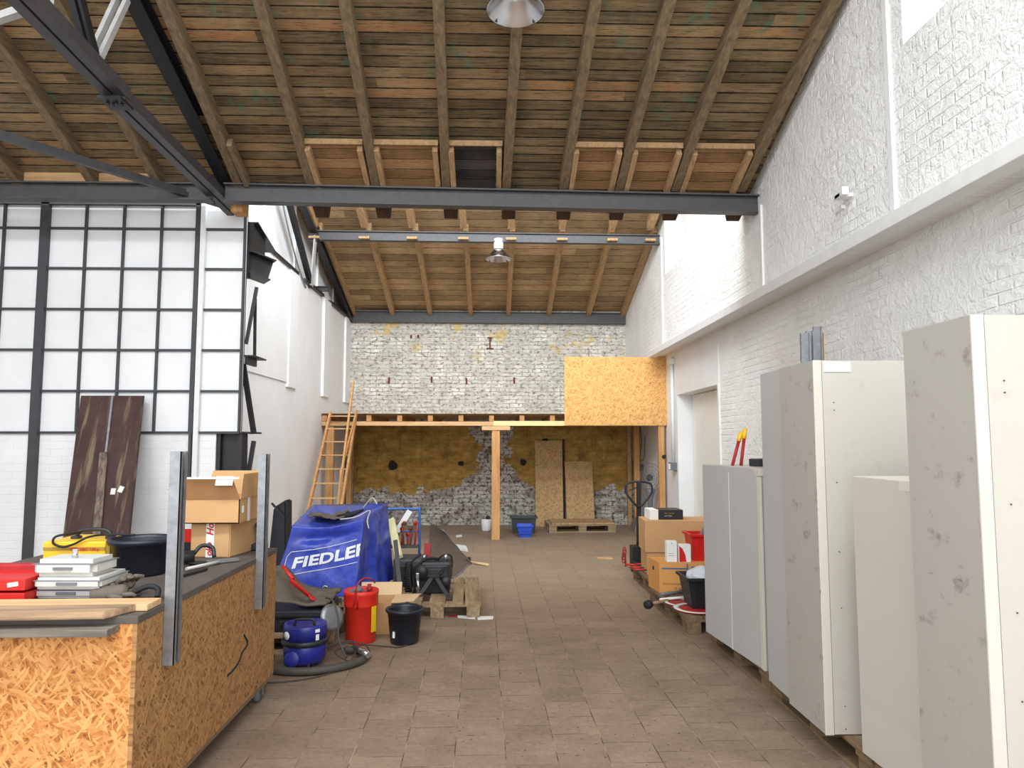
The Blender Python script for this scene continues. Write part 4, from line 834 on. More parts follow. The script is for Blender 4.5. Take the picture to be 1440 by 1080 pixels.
# ================================================================ LEFT CLUTTER
def bucket(name, c, r0, r1, h, mat, l, th=.005, rimw=.014):
    r = thing(name, l, 'bucket', c); x, y, z = c
    m = MB(); m.lathe([(0, 0), (r0-.01, 0), (r0, .012), (r1-.006, h-.03), (r1+rimw*.3, h-.03), (r1+rimw, h-.012), (r1+rimw*.6, h), (r1-th, h), (r1-th-.004, h-.02), (r0-th, .012), (0, .01)], c, 64); obj('body', m, mat, r)
    return r
b1 = bucket('black_bucket', (-.70, 5.88, 0), .112, .142, .272, navy, 'empty black plastic bucket on the floor beside the red one')
m = MB(); m.tube([(-.70+.145*math.cos(a), 5.88+.145*math.sin(a), .262+.012*math.sin(a)) for a in [k*PI/14 for k in range(15)]], .004, 6); m.box((-.70, 6.03, .27), (.03, .02, .03), None, .004); obj('handle', m, steel_dk, b1)
m = MB(); m.box((-.70-.073, 5.88-.098, .085), (.022, .003, .05), Euler((-.08, 0, -.6))); obj('sticker', m, paper, b1)
b2 = thing('red_bucket', 'bright red lidded bucket full of bits next to the blue vacuum cleaner', 'bucket', (-1.06, 5.93, 0))
m = MB(); m.lathe([(0, 0), (.115, 0), (.12, .01), (.127, .28), (.135, .285), (.137, .30), (.137, .37), (.140, .375), (.142, .405), (.136, .41), (.128, .405), (.126, .39), (0, .385)], (-1.06, 5.93, 0), 64); obj('body', m, red_o, b2)
m = MB(); m.tube([(-1.06-.13, 5.90, .36), (-1.10, 5.80, .20+.1), (-1.07, 5.775, .46), (-1.02, 5.80, .52), (-.97, 5.86, .50), (-.95, 5.93, .46)], .006, 6, smooth_pts=6); m.tube([(-1.065, 5.795, .28), (-1.065, 5.795, .42)], .008, 6); obj('handle', m, dred, b2)
m = MB(); m.box((-1.06+.115, 5.93-.068, .19), (.05, .006, .20), Euler((0, 0, 1.0))); obj('label_panel', m, yellow, b2, 'yellow label')
m = MB()
for k in range(12): m.box((-1.06+random.uniform(-.08, .08), 5.93+random.uniform(-.08, .08), .398+random.uniform(0, .02)), (random.uniform(.02, .05), random.uniform(.02, .05), .02), Euler((random.random(), random.random(), random.random()*3)), .003)
obj('small_parts', m, grey_p, b2).__setitem__('kind', 'stuff')
m = MB(); m.lathe([(0, 0), (.02, 0), (.03, .012), (.012, .03), (.02, .045), (0, .05)], (-.99, 5.90, .41), 14); obj('valve_cap', m, dred, None, 'small red valve knob on top of the red bucket', 'knob')
# vacuum
vc = thing('vacuum_cleaner', 'dark blue workshop vacuum cleaner standing by the cart corner', 'vacuum cleaner', (-1.35, 5.32, 0))
vx, vy = -1.35, 5.32
def oval(prof, mat, name, sx=1.0, sy=.92, l=None):
    m = MB(); m.lathe(prof, (0, 0, 0), 48)
    for w in m.bm.verts: w.co = V((vx+w.co.x*sx*.93, vy+w.co.y*sy, w.co.z*.80))
    return obj(name, m, mat, vc, l)
oval([(0, .03), (.13, .03), (.155, .06), (.165, .19), (.16, .20), (0, .20)], blue_v, 'tank')
oval([(0, .195), (.168, .195), (.178, .205), (.178, .235), (.168, .245), (0, .245)], blk, 'seal_ring', l='black seal ring')
oval([(0, .24), (.165, .24), (.165, .35), (.158, .372), (.14, .375), (.13, .355), (.08, .35), (0, .36)], blue_v, 'motor_head')
m = MB(); m.tube([(vx-.07, vy-.02, .28), (vx-.065, vy-.02, .315), (vx-.04, vy-.02, .325), (vx+.04, vy-.02, .325), (vx+.065, vy-.02, .315), (vx+.07, vy-.02, .28)], .011, 8, smooth_pts=3); obj('handle', m, blk, vc)
m = MB(); m.box((vx+.113, vy-.104, .265), (.035, .004, .022), Euler((0, 0, .75))); m.box((vx+.113, vy-.104, .22), (.025, .004, .04), Euler((0, 0, .75))); obj('sticker', m, paper, vc)
m = MB(); m.lathe([(0, 0), (.05, 0), (.055, .03), (.045, .035), (0, .035)], (vx-.05, vy-.13, .08), 24, (0, -1, .1)); obj('inlet', m, blue_v, vc, 'round inlet cap')
m = MB(); m.lathe([(.0, 0), (.028, 0), (.028, .004), (0, .004)], (vx-.10, vy-.115, .235), 24, (-.7, -1, 0)); obj('badge', m, whitetext, vc, 'pale round badge')
for k in range(4): a = PI/4+k*PI/2; m = MB(); m.lathe([(0, -.012), (.022, -.012), (.022, .012), (0, .012)], (vx+.11*math.cos(a), vy+.10*math.sin(a), .0225), 14, (1, .3, 0)); obj('wheel', m, blk_m, vc)
m = MB()
hp = [(-1.62, 5.42, .03), (-1.60, 5.22, .03), (-1.45, 5.09, .03), (-1.22, 5.08, .03), (-1.02, 5.20, .03), (-.93, 5.36, .03), (-.98, 5.50, .04), (-1.10, 5.54, .04)]
m.tube(hp, .028, 10, smooth_pts=8); hz = obj('vacuum_hose', m, hose_m, None, 'thick grey vacuum hose curled on the floor before the blue vacuum', 'hose')
m = MB(); m.tube([(-1.02, 5.47, .085), (-.95, 5.38, .075), (-.89, 5.32, .065)], [.02, .02, .024], 12); obj('nozzle', m, chrome, None, 'bright metal nozzle end lying by the hose', 'nozzle')
m = MB()
cp = [(-1.6, 4.98, .008), (-1.45, 4.92, .008), (-1.2, 5.02, .008), (-1.05, 5.22, .008), (-1.0, 5.42, .07), (-1.08, 5.6, .09), (-1.22, 5.46, .08), (-1.3, 5.28, .07), (-1.28, 5.12, .008), (-1.38, 5.08, .008), (-1.45, 5.18, .008), (-1.35, 5.36, .07), (-1.15, 5.52, .09), (-.98, 5.60, .07), (-.9, 5.45, .008), (-1.0, 5.3, .02), (-1.15, 5.4, .07), (-1.0, 5.66, .04), (-.85, 5.75, .008), (-.72, 5.72, .008), (-.66, 5.80, .008)]
m.tube(cp, .0055, 6, smooth_pts=10); obj('power_cable', m, cable_m, None, 'thin grey power cable tangled over the vacuum hose', 'cable')
# black case with cloth, shovel, wheel trim
m = MB(); m.bx(-2.1, -1.29, 5.64, 6.18, .146, .31, .02); m.bx(-2.12, -1.27, 5.62, 6.20, .26, .285, .006); m.bx(-1.62, -1.44, 5.61, 5.64, .20, .24, .008)
obj('tool_chest', m, blk, None, 'large black tool chest on the pallet behind the vacuum', 'tool chest')
m = MB(); m.grid(lambda a, b: (-2.08+a*.80, 5.66+b*.56, .318+math.exp(-((a-.33)/.22)**2)*.20*(.35+.65*math.sin(min(1, b*1.6)*1.57))+.022+.05*mnoise.noise(V((a*5, b*5, 3)))*(.4+.6*math.sin(b*3.1))+.012*math.sin(a*22+b*5)*.6), 30, 20)
o_ = obj('tarp_cloth', m, cloth_g, None, 'grey-brown crumpled cloth heaped on the black tool chest', 'cloth'); sm = o_.modifiers.new('thick', 'SOLIDIFY'); sm.thickness = .02; sm.offset = 1
sh = thing('dustpan_shovel', 'red plastic shovel lying on the grey cloth before the tarpaulin', 'shovel', (-1.62, 6.35, .5))
p0, p1, p2 = PY(397, 795, 5.86), PY(412, 815, 5.76), PY(438, 838, 5.66)
m = MB(); m.tube([p0, p0.lerp(p1, .5), p1], [.012, .012, .018], 8); obj('handle', m, red, sh)
d = (p2-p1).normalized(); sd = V((.35, .2, .5)).cross(d).normalized(); nn = d.cross(sd)
def scoop(a, b):
    w = .045+.05*a; return p1+d*(a*.24)+sd*((b-.5)*2*w)+nn*(-(1-(2*b-1)**2)*.035*(1-.3*a))
m = MB(); m.grid(scoop, 10, 10); o_ = obj('scoop', m, red, sh); sm = o_.modifiers.new('thick', 'SOLIDIFY'); sm.thickness = .004
m = MB(); c_ = PY(468, 868, 5.56); m.lathe([(0, .0), (.02, .012), (.035, .005), (.07, .012), (.10, .0), (.102, -.015), (.09, -.02), (0, -.02)], c_, 40, (.75, -.65, .35)); obj('wheel_disc', m, galv, None, 'grey metal disc tilted between the black tool chest and the red bucket', 'disc')
m = MB(); m.tube([c_+V((-.08, .12, .12)), c_+V((.0, .0, .12)), c_+V((.06, -.08, .0)), c_+V((.07, -.12, -.12)), (c_.x+.14, 5.40, .02)], .008, 8, smooth_pts=6); obj('rubber_tube', m, hose_m, None, 'dark rubber tube hanging in front of the grey disc', 'tube')
# open cardboard carton behind the buckets
r = thing('open_carton', 'opened pale cardboard carton behind the two buckets', 'box', (-1.0, 6.25, 0))
m = MB(); x0, x1, y0, y1, h = -1.16, -.84, 6.12, 6.46, .255
for a, b, c, d_ in ((x0, x1, y0, y0+.006), (x0, x1, y1-.006, y1), (x0, x0+.006, y0, y1), (x1-.006, x1, y0, y1)): m.bx(a, b, c, d_, 0, h)
m.bx(x0, x1, y0, y1, 0, .006); obj('carton', m, card, r)
m = MB(); m.hexa([(x0, y1-.006, h), (x1+.04, y1-.006, h), (x1+.04, y1, h), (x0, y1, h)], [(x0, y1+.05, h+.10), (x1+.04, y1+.05, h+.10), (x1+.04, y1+.056, h+.10), (x0, y1+.056, h+.10)]); obj('back_flap', m, card_lt, r)
m = MB(); m.hexa([(x1-.006, y0, h), (x1+.18, y0+.03, h+.005), (x1+.22, y1-.06, h+.015), (x1-.006, y1-.02, h)], [(x1-.006, y0, h+.006), (x1+.18, y0+.03, h+.011), (x1+.22, y1-.06, h+.021), (x1-.006, y1-.02, h+.006)]); obj('side_flap', m, card_lt, r)
# engine on the pallet
en = thing('engine', 'black metal engine unit with hoses standing on the light pallet', 'engine', (-.62, 7.1, .145))
ex, ey = -.58, 7.1
m = MB(); m.bx(ex-.12, ex+.19, ey-.10, ey+.16, .26, .45, .03); m.bx(ex-.10, ex+.16, ey-.13, ey-.09, .30, .42, .012); m.bx(ex-.02, ex+.1, ey-.14, ey-.12, .33, .39, .006); obj('engine_block', m, blk, en)
m = MB(); m.bx(ex-.12, ex+.17, ey-.09, ey+.14, .146, .27, .015); obj('sump', m, blk_m, en)
m = MB()
for s in (-1, 1): m.bar((ex+.03+.01*s, ey-.17, .335), (ex+.03+.135*s, ey-.22, .152), .035, .02, (0, 1, 0))
m.bx(ex-.02, ex+.08, ey-.2, ey-.14, .315, .345, .004); m.bar((ex+.06, ey-.16, .33), (ex+.14, ey-.13, .40), .02, .02); obj('stand_leg', m, steel_dk, en)
m = MB(); m.lathe([(0, 0), (.045, 0), (.05, .03), (.045, .05), (0, .05)], (ex+.14, ey-.12, .27), 26, (0, -1, 0)); obj('pulley', m, steel_dk, en); m = MB(); m.lathe([(0, 0), (.07, 0), (.07, .03), (0, .03)], (ex-.1, ey-.11, .36), 26, (-.3, -1, 0)); obj('pulley', m, steel_dk, en)
m = MB(); m.tube([(ex-.16, ey-.08, .16), (ex-.17, ey-.1, .33), (ex-.10, ey-.1, .45), (ex-.02, ey-.05, .475), (ex+.06, ey, .46)], .013, 8, smooth_pts=5); m.tube([(ex+.05, ey, .45), (ex+.1, ey-.03, .50), (ex+.18, ey, .49), (ex+.19, ey, .38)], .009, 8, smooth_pts=5); m.tube([(ex-.2, ey-.05, .17), (ex-.22, ey, .4), (ex-.12, ey+.05, .5)], .011, 8, smooth_pts=5); obj('hose', m, blk_m, en)
m = MB(); m.tube([(ex-.11, ey-.16, .155), (ex-.13, ey-.15, .31)], .016, 10); m.lathe([(0, 0), (.02, 0), (.02, .05), (.01, .06), (0, .06)], (ex+.13, ey-.02, .45), 12); m.lathe([(0, 0), (.015, 0), (.015, .04), (0, .045)], (ex-.08, ey-.02, .46), 12); m.box((ex-.13, ey-.15, .33), (.03, .03, .05), None, .006); obj('fitting', m, chrome, en, 'bright metal fittings')
m = MB()
for k in range(12): m.lathe([(.032, 0), (.042, .007), (.032, .014)], (ex-.235, ey+.02, .16+k*.022), 16)
m.tube([(ex-.235, ey+.02, .146), (ex-.235, ey+.02, .43)], .032, 14); obj('bellows', m, blk_m, en, 'ribbed black bellows')
# radiator-like body behind
m = MB(); m.bx(-1.0, -.68, 7.35, 7.7, .146, .42, .02); m.bx(-.98, -.70, 7.33, 7.36, .34, .40, .005)
for k in range(9): m.bx(-.97, -.71, 7.325, 7.345, .18+.018*k, .186+.018*k)
obj('generator', m, steel, None, 'dusty dark grey generator block behind the black engine', 'generator')
# blue trolley
bt = thing('hand_trolley', 'blue tubular trolley holding red rusty parts behind the engine', 'trolley', (-1.0, 7.98, 0))
ax_, bx_ = -1.20, -.80; ty = 7.98
m = MB(); m.tube([(ax_, ty, .02), (ax_, ty, .80), (ax_+.04, ty, .86), (bx_-.04, ty, .86), (bx_, ty, .80), (bx_, ty, .02)], .014, 8, smooth_pts=4); obj('frame', m, blue_t, bt)
m = MB()
for z in (.62, .47): m.tube([(ax_, ty, z), (bx_, ty, z)], .011, 8)
for x in (-1.05, -.93): m.tube([(x, ty, .47), (x, ty, .62)], .009, 8)
obj('cross_bar', m, blue_t, bt)
m = MB(); m.bx(ax_, bx_, ty-.22, ty-.01, .47, .48); m.bx(ax_, bx_, ty-.26, ty, .015, .03); obj('shelf', m, steel, bt)
for s in (ax_-.0, bx_): m = MB(); m.lathe([(0, -.02), (.09, -.02), (.09, .02), (0, .02)], (s, ty+.08, .09), 20, (1, 0, 0)); obj('wheel', m, blk_m, bt)
for k in range(9):
    m = MB(); x = -1.13+.036*k+random.uniform(-.01, .01)
    m.tube([(x, ty-.15, .495), (x+random.uniform(-.04, .04), ty-.10, .60+.06*(k % 3))], .010, 8); m.lathe([(0, -.008), (.024, -.008), (.024, .008), (0, .008)], (x, ty-.10, .60+.06*(k % 3)), 12, (random.uniform(-1, 1), -1, 0))
    obj('rusty_valve', m, rust if k % 2 else dred, None, 'rusty red valve on the blue trolley shelf, %s from the left' % ordn[k], 'valve', 'rusty valves on the blue trolley')
m = MB(); m.bar((-1.10, 7.9, .53), (-.90, 7.93, .85), .06, .02, (0, 1, 0)); obj('white_lath', m, white_p, None, 'broad white strip leaning diagonally in the blue trolley', 'strip')
m = MB(); m.bar((-.72, 7.86, .0), (-.70, 7.92, .50), .07, .05, (0, 1, 0)); m.bx(-.75, -.66, 7.88, 7.93, .28, .31); obj('red_jack', m, dred, None, 'red metal jack standing right of the blue trolley', 'jack')
# pale yellow plank
m = MB(); a, b = PY(550, 731, 7.9), PY(561, 784, 7.34); m.bar(a, b, .075, .04, (0, 1, 0), bev=.002); obj('foam_plank', m, yel2, None, 'pale yellow board leaning between the tarpaulin and the engine', 'board')
m = MB(); a, b = PY(556, 760, 7.2), PY(563, 830, 6.85); m.bar(a, b, .04, .02, (0, 1, 0)); obj('steel_rail', m, steel, None, 'dull steel rail leaning left of the pale yellow board', 'rail')
# wire mesh sheet
def mk_mesh():
    m = MT('rusty_wire_mesh', .8, .2, .3); m.color(rgb(84, 74, 66)); p = m.n('ShaderNodeVectorRotate', {'Vector': m.n('ShaderNodeTexCoord').outputs['UV'], 'Angle': .0}, rotation_type='Z_AXIS').outputs[0]
    sp = m.n('ShaderNodeSeparateXYZ', {0: m.co}).outputs
    f1 = m.math('FRACT', m.math('MULTIPLY', m.math('ADD', sp[0], sp[2]), 85.0)); f2 = m.math('FRACT', m.math('MULTIPLY', m.math('SUBTRACT', sp[2], m.math('MULTIPLY', sp[0], .8)), 85.0))
    w = m.math('MAXIMUM', m.math('LESS_THAN', f1, .5), m.math('LESS_THAN', f2, .5)); m.set(m.b.inputs['Alpha'], w); return m.m
def meshf(a, b):
    A, B_, Cc, D = V((-.86, 8.35, .72)), V((-.70, 7.95, .72)), V((-.22, 7.62, .0)), V((-.22, 8.3, .22))
    A = PY(606, 736, 8.2); B_ = PY(622, 745, 7.9); Cc = PY(640, 818, 7.75); D = PY(663, 792, 8.1); E_ = PY(598, 800, 7.9)
    top = A.lerp(B_, b); low = E_.lerp(D, b) if b > .0 else E_
    p = top.lerp(low, a); p.y -= .10*math.sin(b*PI)*a; p.z = max(.02, p.z-.12*math.sin(b*PI)*a+.03*mnoise.noise(V((a*4, b*5, 0)))); return p
m = MB(); m.grid(meshf, 18, 18); o_ = obj('wire_mesh', m, mk_mesh(), None, 'brown wire mesh sheet sagging behind the engine pallet', 'wire mesh')
m = MB(); pts = [meshf(1, b/10) for b in range(11)]+[meshf(1-a/10, 1) for a in range(11)]; m.tube(pts, .008, 6); obj('mesh_edge', m, grey_p, o_)
# ================================================================ CART
ct = thing('cart', 'large OSB-clad rolling workbench cart in the left foreground', 'cart', (-2.0, 3.8, 0))
X1, X2, Y1_, Y2_ = -1.40, -2.75, 2.92, 4.74
m = MB(); m.bx(X2, X1-.018, Y1_, Y1_+.018, .13, .885); obj('front_panel', m, osb_cart_f, ct, 'orange OSB front panel')
m = MB(); m.bx(X1-.018, X1, Y1_-.0, Y2_, .13, .885); obj('side_panel', m, osb_cart_s, ct, 'OSB side panel')
m = MB(); m.bx(X2, X1-.018, Y2_-.018, Y2_, .13, .885); obj('back_panel', m, osb_cart_f, ct)
m = MB(); m.bx(X2, X1+.004, Y1_-.005, Y2_+.01, .885, .915, .003); obj('top_board', m, plain('dark_worn_top', rgb(88, 80, 74), .7, var=.25, scale=6), ct, 'dark worn top board')
m = MB(); m.bx(X2, X1-.001, Y1_+.001, Y2_-.001, .105, .13, .002); obj('base_board', m, pallet_dk, ct)
m = MB(); m.bx(X2, X1-.07, Y1_-.09, Y1_-.001, .857, .885, .003); obj('front_batten', m, grey_w, ct, 'grey batten under the planks')
for cx, cy in ((X1-.05, Y2_-.13), (X1-.08, Y1_+.15), (X2+.1, Y2_-.13), (X2+.1, Y1_+.15)):
    m = MB(); m.bx(cx-.03, cx+.03, cy-.04, cy+.04, .09, .106); m.bx(cx-.03, cx-.024, cy-.02, cy+.02, .04, .1); m.bx(cx+.024, cx+.03, cy-.02, cy+.02, .04, .1); cs = obj('caster', m, galv, ct)
    m = MB(); m.lathe([(0, -.018), (.048, -.018), (.052, 0), (.048, .018), (0, .018)], (cx, cy-.02, .052), 28, (1, 0, 0)); obj('wheel', m, grey_p, cs)
m = MB(); m.bx(X1-.02, X1+.003, 2.99, 3.0, .13, .14); 
m = MB(); m.tube([PX(343, 893, X1+.001), PX(348, 905, X1+.001), PX(340, 918, X1+.001), PX(336, 930, X1+.001), PX(328, 942, X1+.001), PX(320, 950, X1+.001)], .006, 5, smooth_pts=4); obj('scorch_mark', m, blk_m, ct)
for y, z0, z1, l in ((3.17, .655, 1.56, 'galvanised steel stake post standing at the near edge of the cart'), (4.35, .62, 1.53, 'galvanised steel stake post at the far end of the cart')):
    m = MB(); m.bx(X1+.002, X1+.008, y-.02, y+.03, z0, z1); m.bx(X1+.002, X1+.052, y-.026, y-.020, z0, z1); m.bx(X1+.002, X1+.052, y+.028, y+.034, z0, z1); m.bx(X1+.046, X1+.052, y-.026, y-.008, z0, z1); m.bx(X1+.046, X1+.052, y+.016, y+.034, z0, z1)
    obj('stake_post', m, galv, None, l, 'metal post')
# planks over the front edge
m = MB(); m.box((-2.05, 3.045, .930), (1.30, .13, .026), Euler((0, 0, .02)), .003); obj('plank', m, raw_x, None, 'clean light plank lying across the cart front, furthest back', 'plank')
m = MB(); m.hexa([(-2.9, 2.79, .917), (-1.50, 2.86, .917), (-1.44, 3.0, .917), (-2.9, 2.96, .917)], [(-2.9, 2.79, .945), (-1.50, 2.86, .945), (-1.44, 3.0, .945), (-2.9, 2.96, .945)], .004); obj('plank', m, worn_w, None, 'worn knotty plank with slanted end at the front edge of the cart', 'plank')
# grey cases stack
def caseat(u0, v0, u1, v1, ub, z0, h, l, dep=.24, mat=grey_case, bev=.012):
    a, b = PZ(u0, v0, z0), PZ(u1, v1, z0); d = (b-a).normalized(); n = V((-d.y, d.x, 0))
    sk = d*ub; q = [a, b, b+n*dep+sk, a+n*dep+sk]; up = V((0, 0, h))
    r = thing('tool_case', l, 'case', ((a+q[2])/2), 'grey tool cases on the cart'); r.location.z = z0
    m = MB(); m.hexa([p+V((0, 0, .0)) for p in q], [p+up for p in q], bev); obj('shell', m, mat, r)
    m = MB(); zz = z0+h*.72; e = .0015
    o = [a-n*e-d*e, b-n*e+d*e, q[2]+n*e+d*e, q[3]+n*e-d*e]
    m.hexa([V((p.x, p.y, zz)) for p in o], [V((p.x, p.y, zz+.0025)) for p in o]); obj('lid_seam', m, grey_p, r)
    c = a.lerp(b, .5); m = MB(); m.bar(a.lerp(b, .35)+V((0, 0, h*.5))-n*.004, a.lerp(b, .65)+V((0, 0, h*.5))-n*.004, .006, .012); obj('latch', m, grey_p, r)
    return r
caseat(47, 842, 138, 842, .0, .915, .046, 'light grey tool case at the bottom of the stack on the cart', .23)
caseat(46, 829, 141, 829, -.01, .962, .048, 'light grey tool case in the middle of the stack', .25)
caseat(44, 812, 132, 812, .01, 1.011, .076, 'rounded grey tool case on top of the stack', .18, bev=.02)
# red tool box
a = PZ(-12, 848, .947); rb = thing('red_toolbox', 'red metal toolbox with an open tray at the left end of the cart', 'toolbox', (a.x+.06, 3.15, .915))
m = MB(); bx0 = -2.42; bx1 = PY(34, 840, 3.17).x
m.bx(bx0, bx1, 3.17, 3.40, .918, .955, .004); m.bx(bx0, bx1+.0, 3.17, 3.40, .965, 1.015, .004); obj('tray', m, red, rb)
m = MB(); m.bx(bx1+.003, bx1+.04, 3.28, 3.42, .918, 1.02, .004); m.bx(bx0, bx1-.02, 3.38, 3.42, .96, 1.045, .01); obj('side_plate', m, dred, rb)
m = MB(); m.box((bx1-.05, 3.168, .992), (.045, .002, .018), Euler((0, -.15, 0))); obj('sticker', m, paper, rb)
# welder
w0, w1 = PY(60, 780, 3.78), PY(148, 780, 3.78)
wd = thing('welder', 'yellow welding machine with a black handle and looped cable on the cart', 'welder', (w0.x+.15, 3.9, .915))
m = MB(); m.bx(w0.x, w1.x, 3.78, 4.08, .925, 1.09, .008); obj('housing', m, yellow, wd)
m = MB(); m.bx(w0.x+.002, w1.x-.002, 3.777, 3.781, 1.046, 1.062); obj('stripe', m, brownish, wd)
obj('lettering', text_mb('ART ARC 130 p', .022, lambda x, y: (w0.x+.14+x, 3.774, 1.045+y), bold=.0006), redtext, wd, 'dark red lettering')
m = MB(); m.bx(w1.x-.001, w1.x+.02, 3.785, 4.07, .93, 1.08, .006)
for k in range(6): m.bx(w1.x+.018, w1.x+.023, 3.82+k*.035, 3.835+k*.035, .96, 1.05)
m.bx(w0.x+.02, w0.x+.05, 3.8, 3.83, .915, .926); m.bx(w1.x-.05, w1.x-.02, 3.8, 3.83, .915, .926); m.bx(w0.x+.02, w0.x+.05, 4.02, 4.05, .915, .926); m.bx(w1.x-.05, w1.x-.02, 4.02, 4.05, .915, .926)
obj('end_panel', m, plain('dull_yellow', rgb(168, 140, 60), .5), wd)
m = MB(); mx = (w0.x+w1.x)/2+.03; m.tube([(mx-.09, 3.9, 1.09), (mx-.075, 3.9, 1.125), (mx-.03, 3.9, 1.137), (mx+.04, 3.9, 1.137), (mx+.08, 3.9, 1.125), (mx+.095, 3.9, 1.09)], .011, 8, smooth_pts=4); m.bx(mx-.11, mx-.07, 3.88, 3.92, 1.088, 1.105, .003); m.bx(mx+.07, mx+.11, 3.88, 3.92, 1.088, 1.105, .003); obj('handle', m, blk, wd)
pts = [PY(190, 752, 3.85), PY(150, 752, 3.85), PY(125, 755, 3.78), PY(104, 765, 3.765), PY(88, 769, 3.765), PY(75, 764, 3.765), PY(78, 755, 3.77), PY(95, 751, 3.8), PY(112, 749, 3.88)]
m = MB(); m.tube(pts, .006, 6, smooth_pts=6); obj('welding_cable', m, blk_m, wd)
m = MB(); q = PY(122, 778, 3.7); m.lathe([(0, 0), (.012, 0), (.012, .02), (.006, .024), (0, .024)], (-1.86, 3.28, 1.087), 14); m.box((-1.86, 3.28, 1.115), (.022, .006, .02), None, .002); obj('cable_clamp', m, chrome, None, 'small bright clamp on top of the upper grey case', 'clamp')
bucket('black_tub', (PY(198, 790, 3.83).x, 3.83, .916), .125, .150, .188, navy, 'round black builders tub standing on the cart beside the welder')
# gloves and scraps
def blob(c, s, seed, name, mat, l, cat, rough=.2):
    m = MB(); bmesh.ops.create_icosphere(m.bm, subdivisions=4, radius=1)
    for w in m.bm.verts:
        n = mnoise.noise(w.co*1.8+V((seed, 0, 0)))*rough*1.6+mnoise.noise(w.co*5+V((seed, 0, 0)))*rough*.5
        w.co = V((c[0]+w.co.x*s[0]*(1+n), c[1]+w.co.y*s[1]*(1+n), max(c[2]-s[2]*.9, c[2]+w.co.z*s[2]*(1+n))))
    for f_ in m.bm.faces: f_.smooth = True
    return obj(name, m, mat, None, l, cat)
def glove(c, rz, l, mat, tilt=0):
    r = thing('work_glove', l, 'glove', c, 'work gloves on the cart'); M = Matrix.Translation(V(c)) @ Euler((tilt, 0, rz)).to_matrix().to_4x4()
    m = MB()
    def seg(pts, rr):
        m.tube([M @ V(p) for p in pts], rr, 8)
    seg([(0, -.09, .012), (0, -.03, .018), (0, .03, .018), (0, .05, .014)], [.03, .036, .04, .03])
    for k, (x, L) in enumerate(((-.03, .06), (-.010, .075), (.012, .072), (.032, .055))): seg([(x, .035, .015), (x*1.2, .035+L*.6, .018), (x*1.3, .035+L, .010)], [.011, .011, .007])
    seg([(.03, -.02, .015), (.06, .01, .014), (.068, .04, .010)], [.012, .012, .008])
    obj('glove_body', m, mat, r); return r
glove((-1.66, 3.24, .918), -1.2, 'grey-brown work glove lying flat on the cart near the planks', cloth_g)
glove((-1.66, 3.33, .945), -2.2, 'crumpled work glove leaning up against the grey cases', cloth_g, .5)
m = MB(); m.tube([(-1.60, 3.24, .93), (-1.52, 3.25, .965), (-1.47, 3.24, .955), (-1.46, 3.21, .925)], .012, 8, smooth_pts=4); obj('hook_tool', m, blk_m, None, 'black curved hook tool beside the gloves', 'tool')
# boxes on the cart
b1x0, b1x1 = PY(268, 760, 4.36).x, PY(325, 760, 4.36).x
r = thing('cardboard_box', 'lower tan cardboard box with red-printed tape on the cart', 'box', ((b1x0+b1x1)/2, 4.5, .916))
m = MB(); m.hexa([(b1x0, 4.36, .916), (b1x1, 4.34, .916), (b1x1+.05, 4.68, .916), (b1x0, 4.70, .916)], [(b1x0, 4.36, 1.12), (b1x1, 4.34, 1.12), (b1x1+.05, 4.68, 1.12), (b1x0, 4.70, 1.12)], .006); obj('carton', m, card, r)
tx0 = PY(290, 760, 4.35).x; m = MB(); m.bx(tx0, tx0+.048, 4.345, 4.349, .918, 1.118); obj('tape', m, paper, r, 'white tape')
obj('print', text_mb('Ho', .056, lambda x, y: (tx0+.043-y, 4.343, 1.045+x), bold=.0015, shear=.3), redtext, r, 'red lettering')
obj('print', text_mb('oko', .05, lambda x, y: (tx0+.036-y, 4.343, .925+x), bold=.0015, shear=.3), redtext, r, 'red lettering')
u0x, u1x = PY(257, 715, 4.30).x, PY(337, 715, 4.30).x
r = thing('open_box', 'open tan cardboard box with raised flaps on top of the taped box', 'box', ((u0x+u1x)/2, 4.45, 1.121))
Y0_, Y1b, Zb, Zt = 4.30, 4.66, 1.121, 1.265
m = MB()
for a, b, c, d_ in ((u0x, u1x, Y0_, Y0_+.006), (u0x, u1x, Y1b-.006, Y1b), (u0x, u0x+.006, Y0_, Y1b), (u1x-.006, u1x, Y0_, Y1b)): m.bx(a, b, c, d_, Zb, Zt)
m.bx(u0x, u1x, Y0_, Y1b, Zb, Zb+.006); obj('carton', m, card, r)
def flap(p, q, off, mat, name='flap', l=None):
    p, q, off = V(p), V(q), V(off); n = (q-p).cross(off).normalized()*.005
    m = MB(); m.hexa([p, q, q+n, p+n], [p+off[:] if False else p+off, q+off, q+off+n, p+off+n]); return obj(name, m, mat, r, l)
flap((u0x-.0, Y0_, Zt), (u1x, Y0_, Zt), (-.03, -.05, .13), card_dk)  # outer side of the front flap, its shade painted by the darker cardboard
flap((u1x, Y0_, Zt), (u1x, Y1b, Zt), (.0, .04, .145), card)
flap((u0x, Y1b, Zt), (u1x+.03, Y1b, Zt), (.01, .06, .15), card)
flap((u0x, Y1b, Zt), (u0x, Y0_, Zt), (-.09, 0, .06), card)
p = PY(304, 666, 4.24); m = MB(); m.box((p.x+.05, 4.238, 1.375), (.10, .003, .055), Euler((-.35, 0, 0))); obj('label_sheet', m, paper, r, 'white shipping label')
m = MB(); m.box(((u0x+u1x)/2+.03, 4.236, 1.391), (.30, .003, .012), Euler((-.35, 0, 0))); obj('flap_tape', m, paper, r, 'white tape strip')
m = MB(); m.bx(u1x-.001, u1x+.002, 4.44, 4.48, Zb, Zt); obj('side_tape', m, paper, r)
m = MB(); m.bx(u1x-.001, u1x+.0025, 4.34, 4.37, Zb+.06, Zb+.10); obj('small_label', m, paper, r)
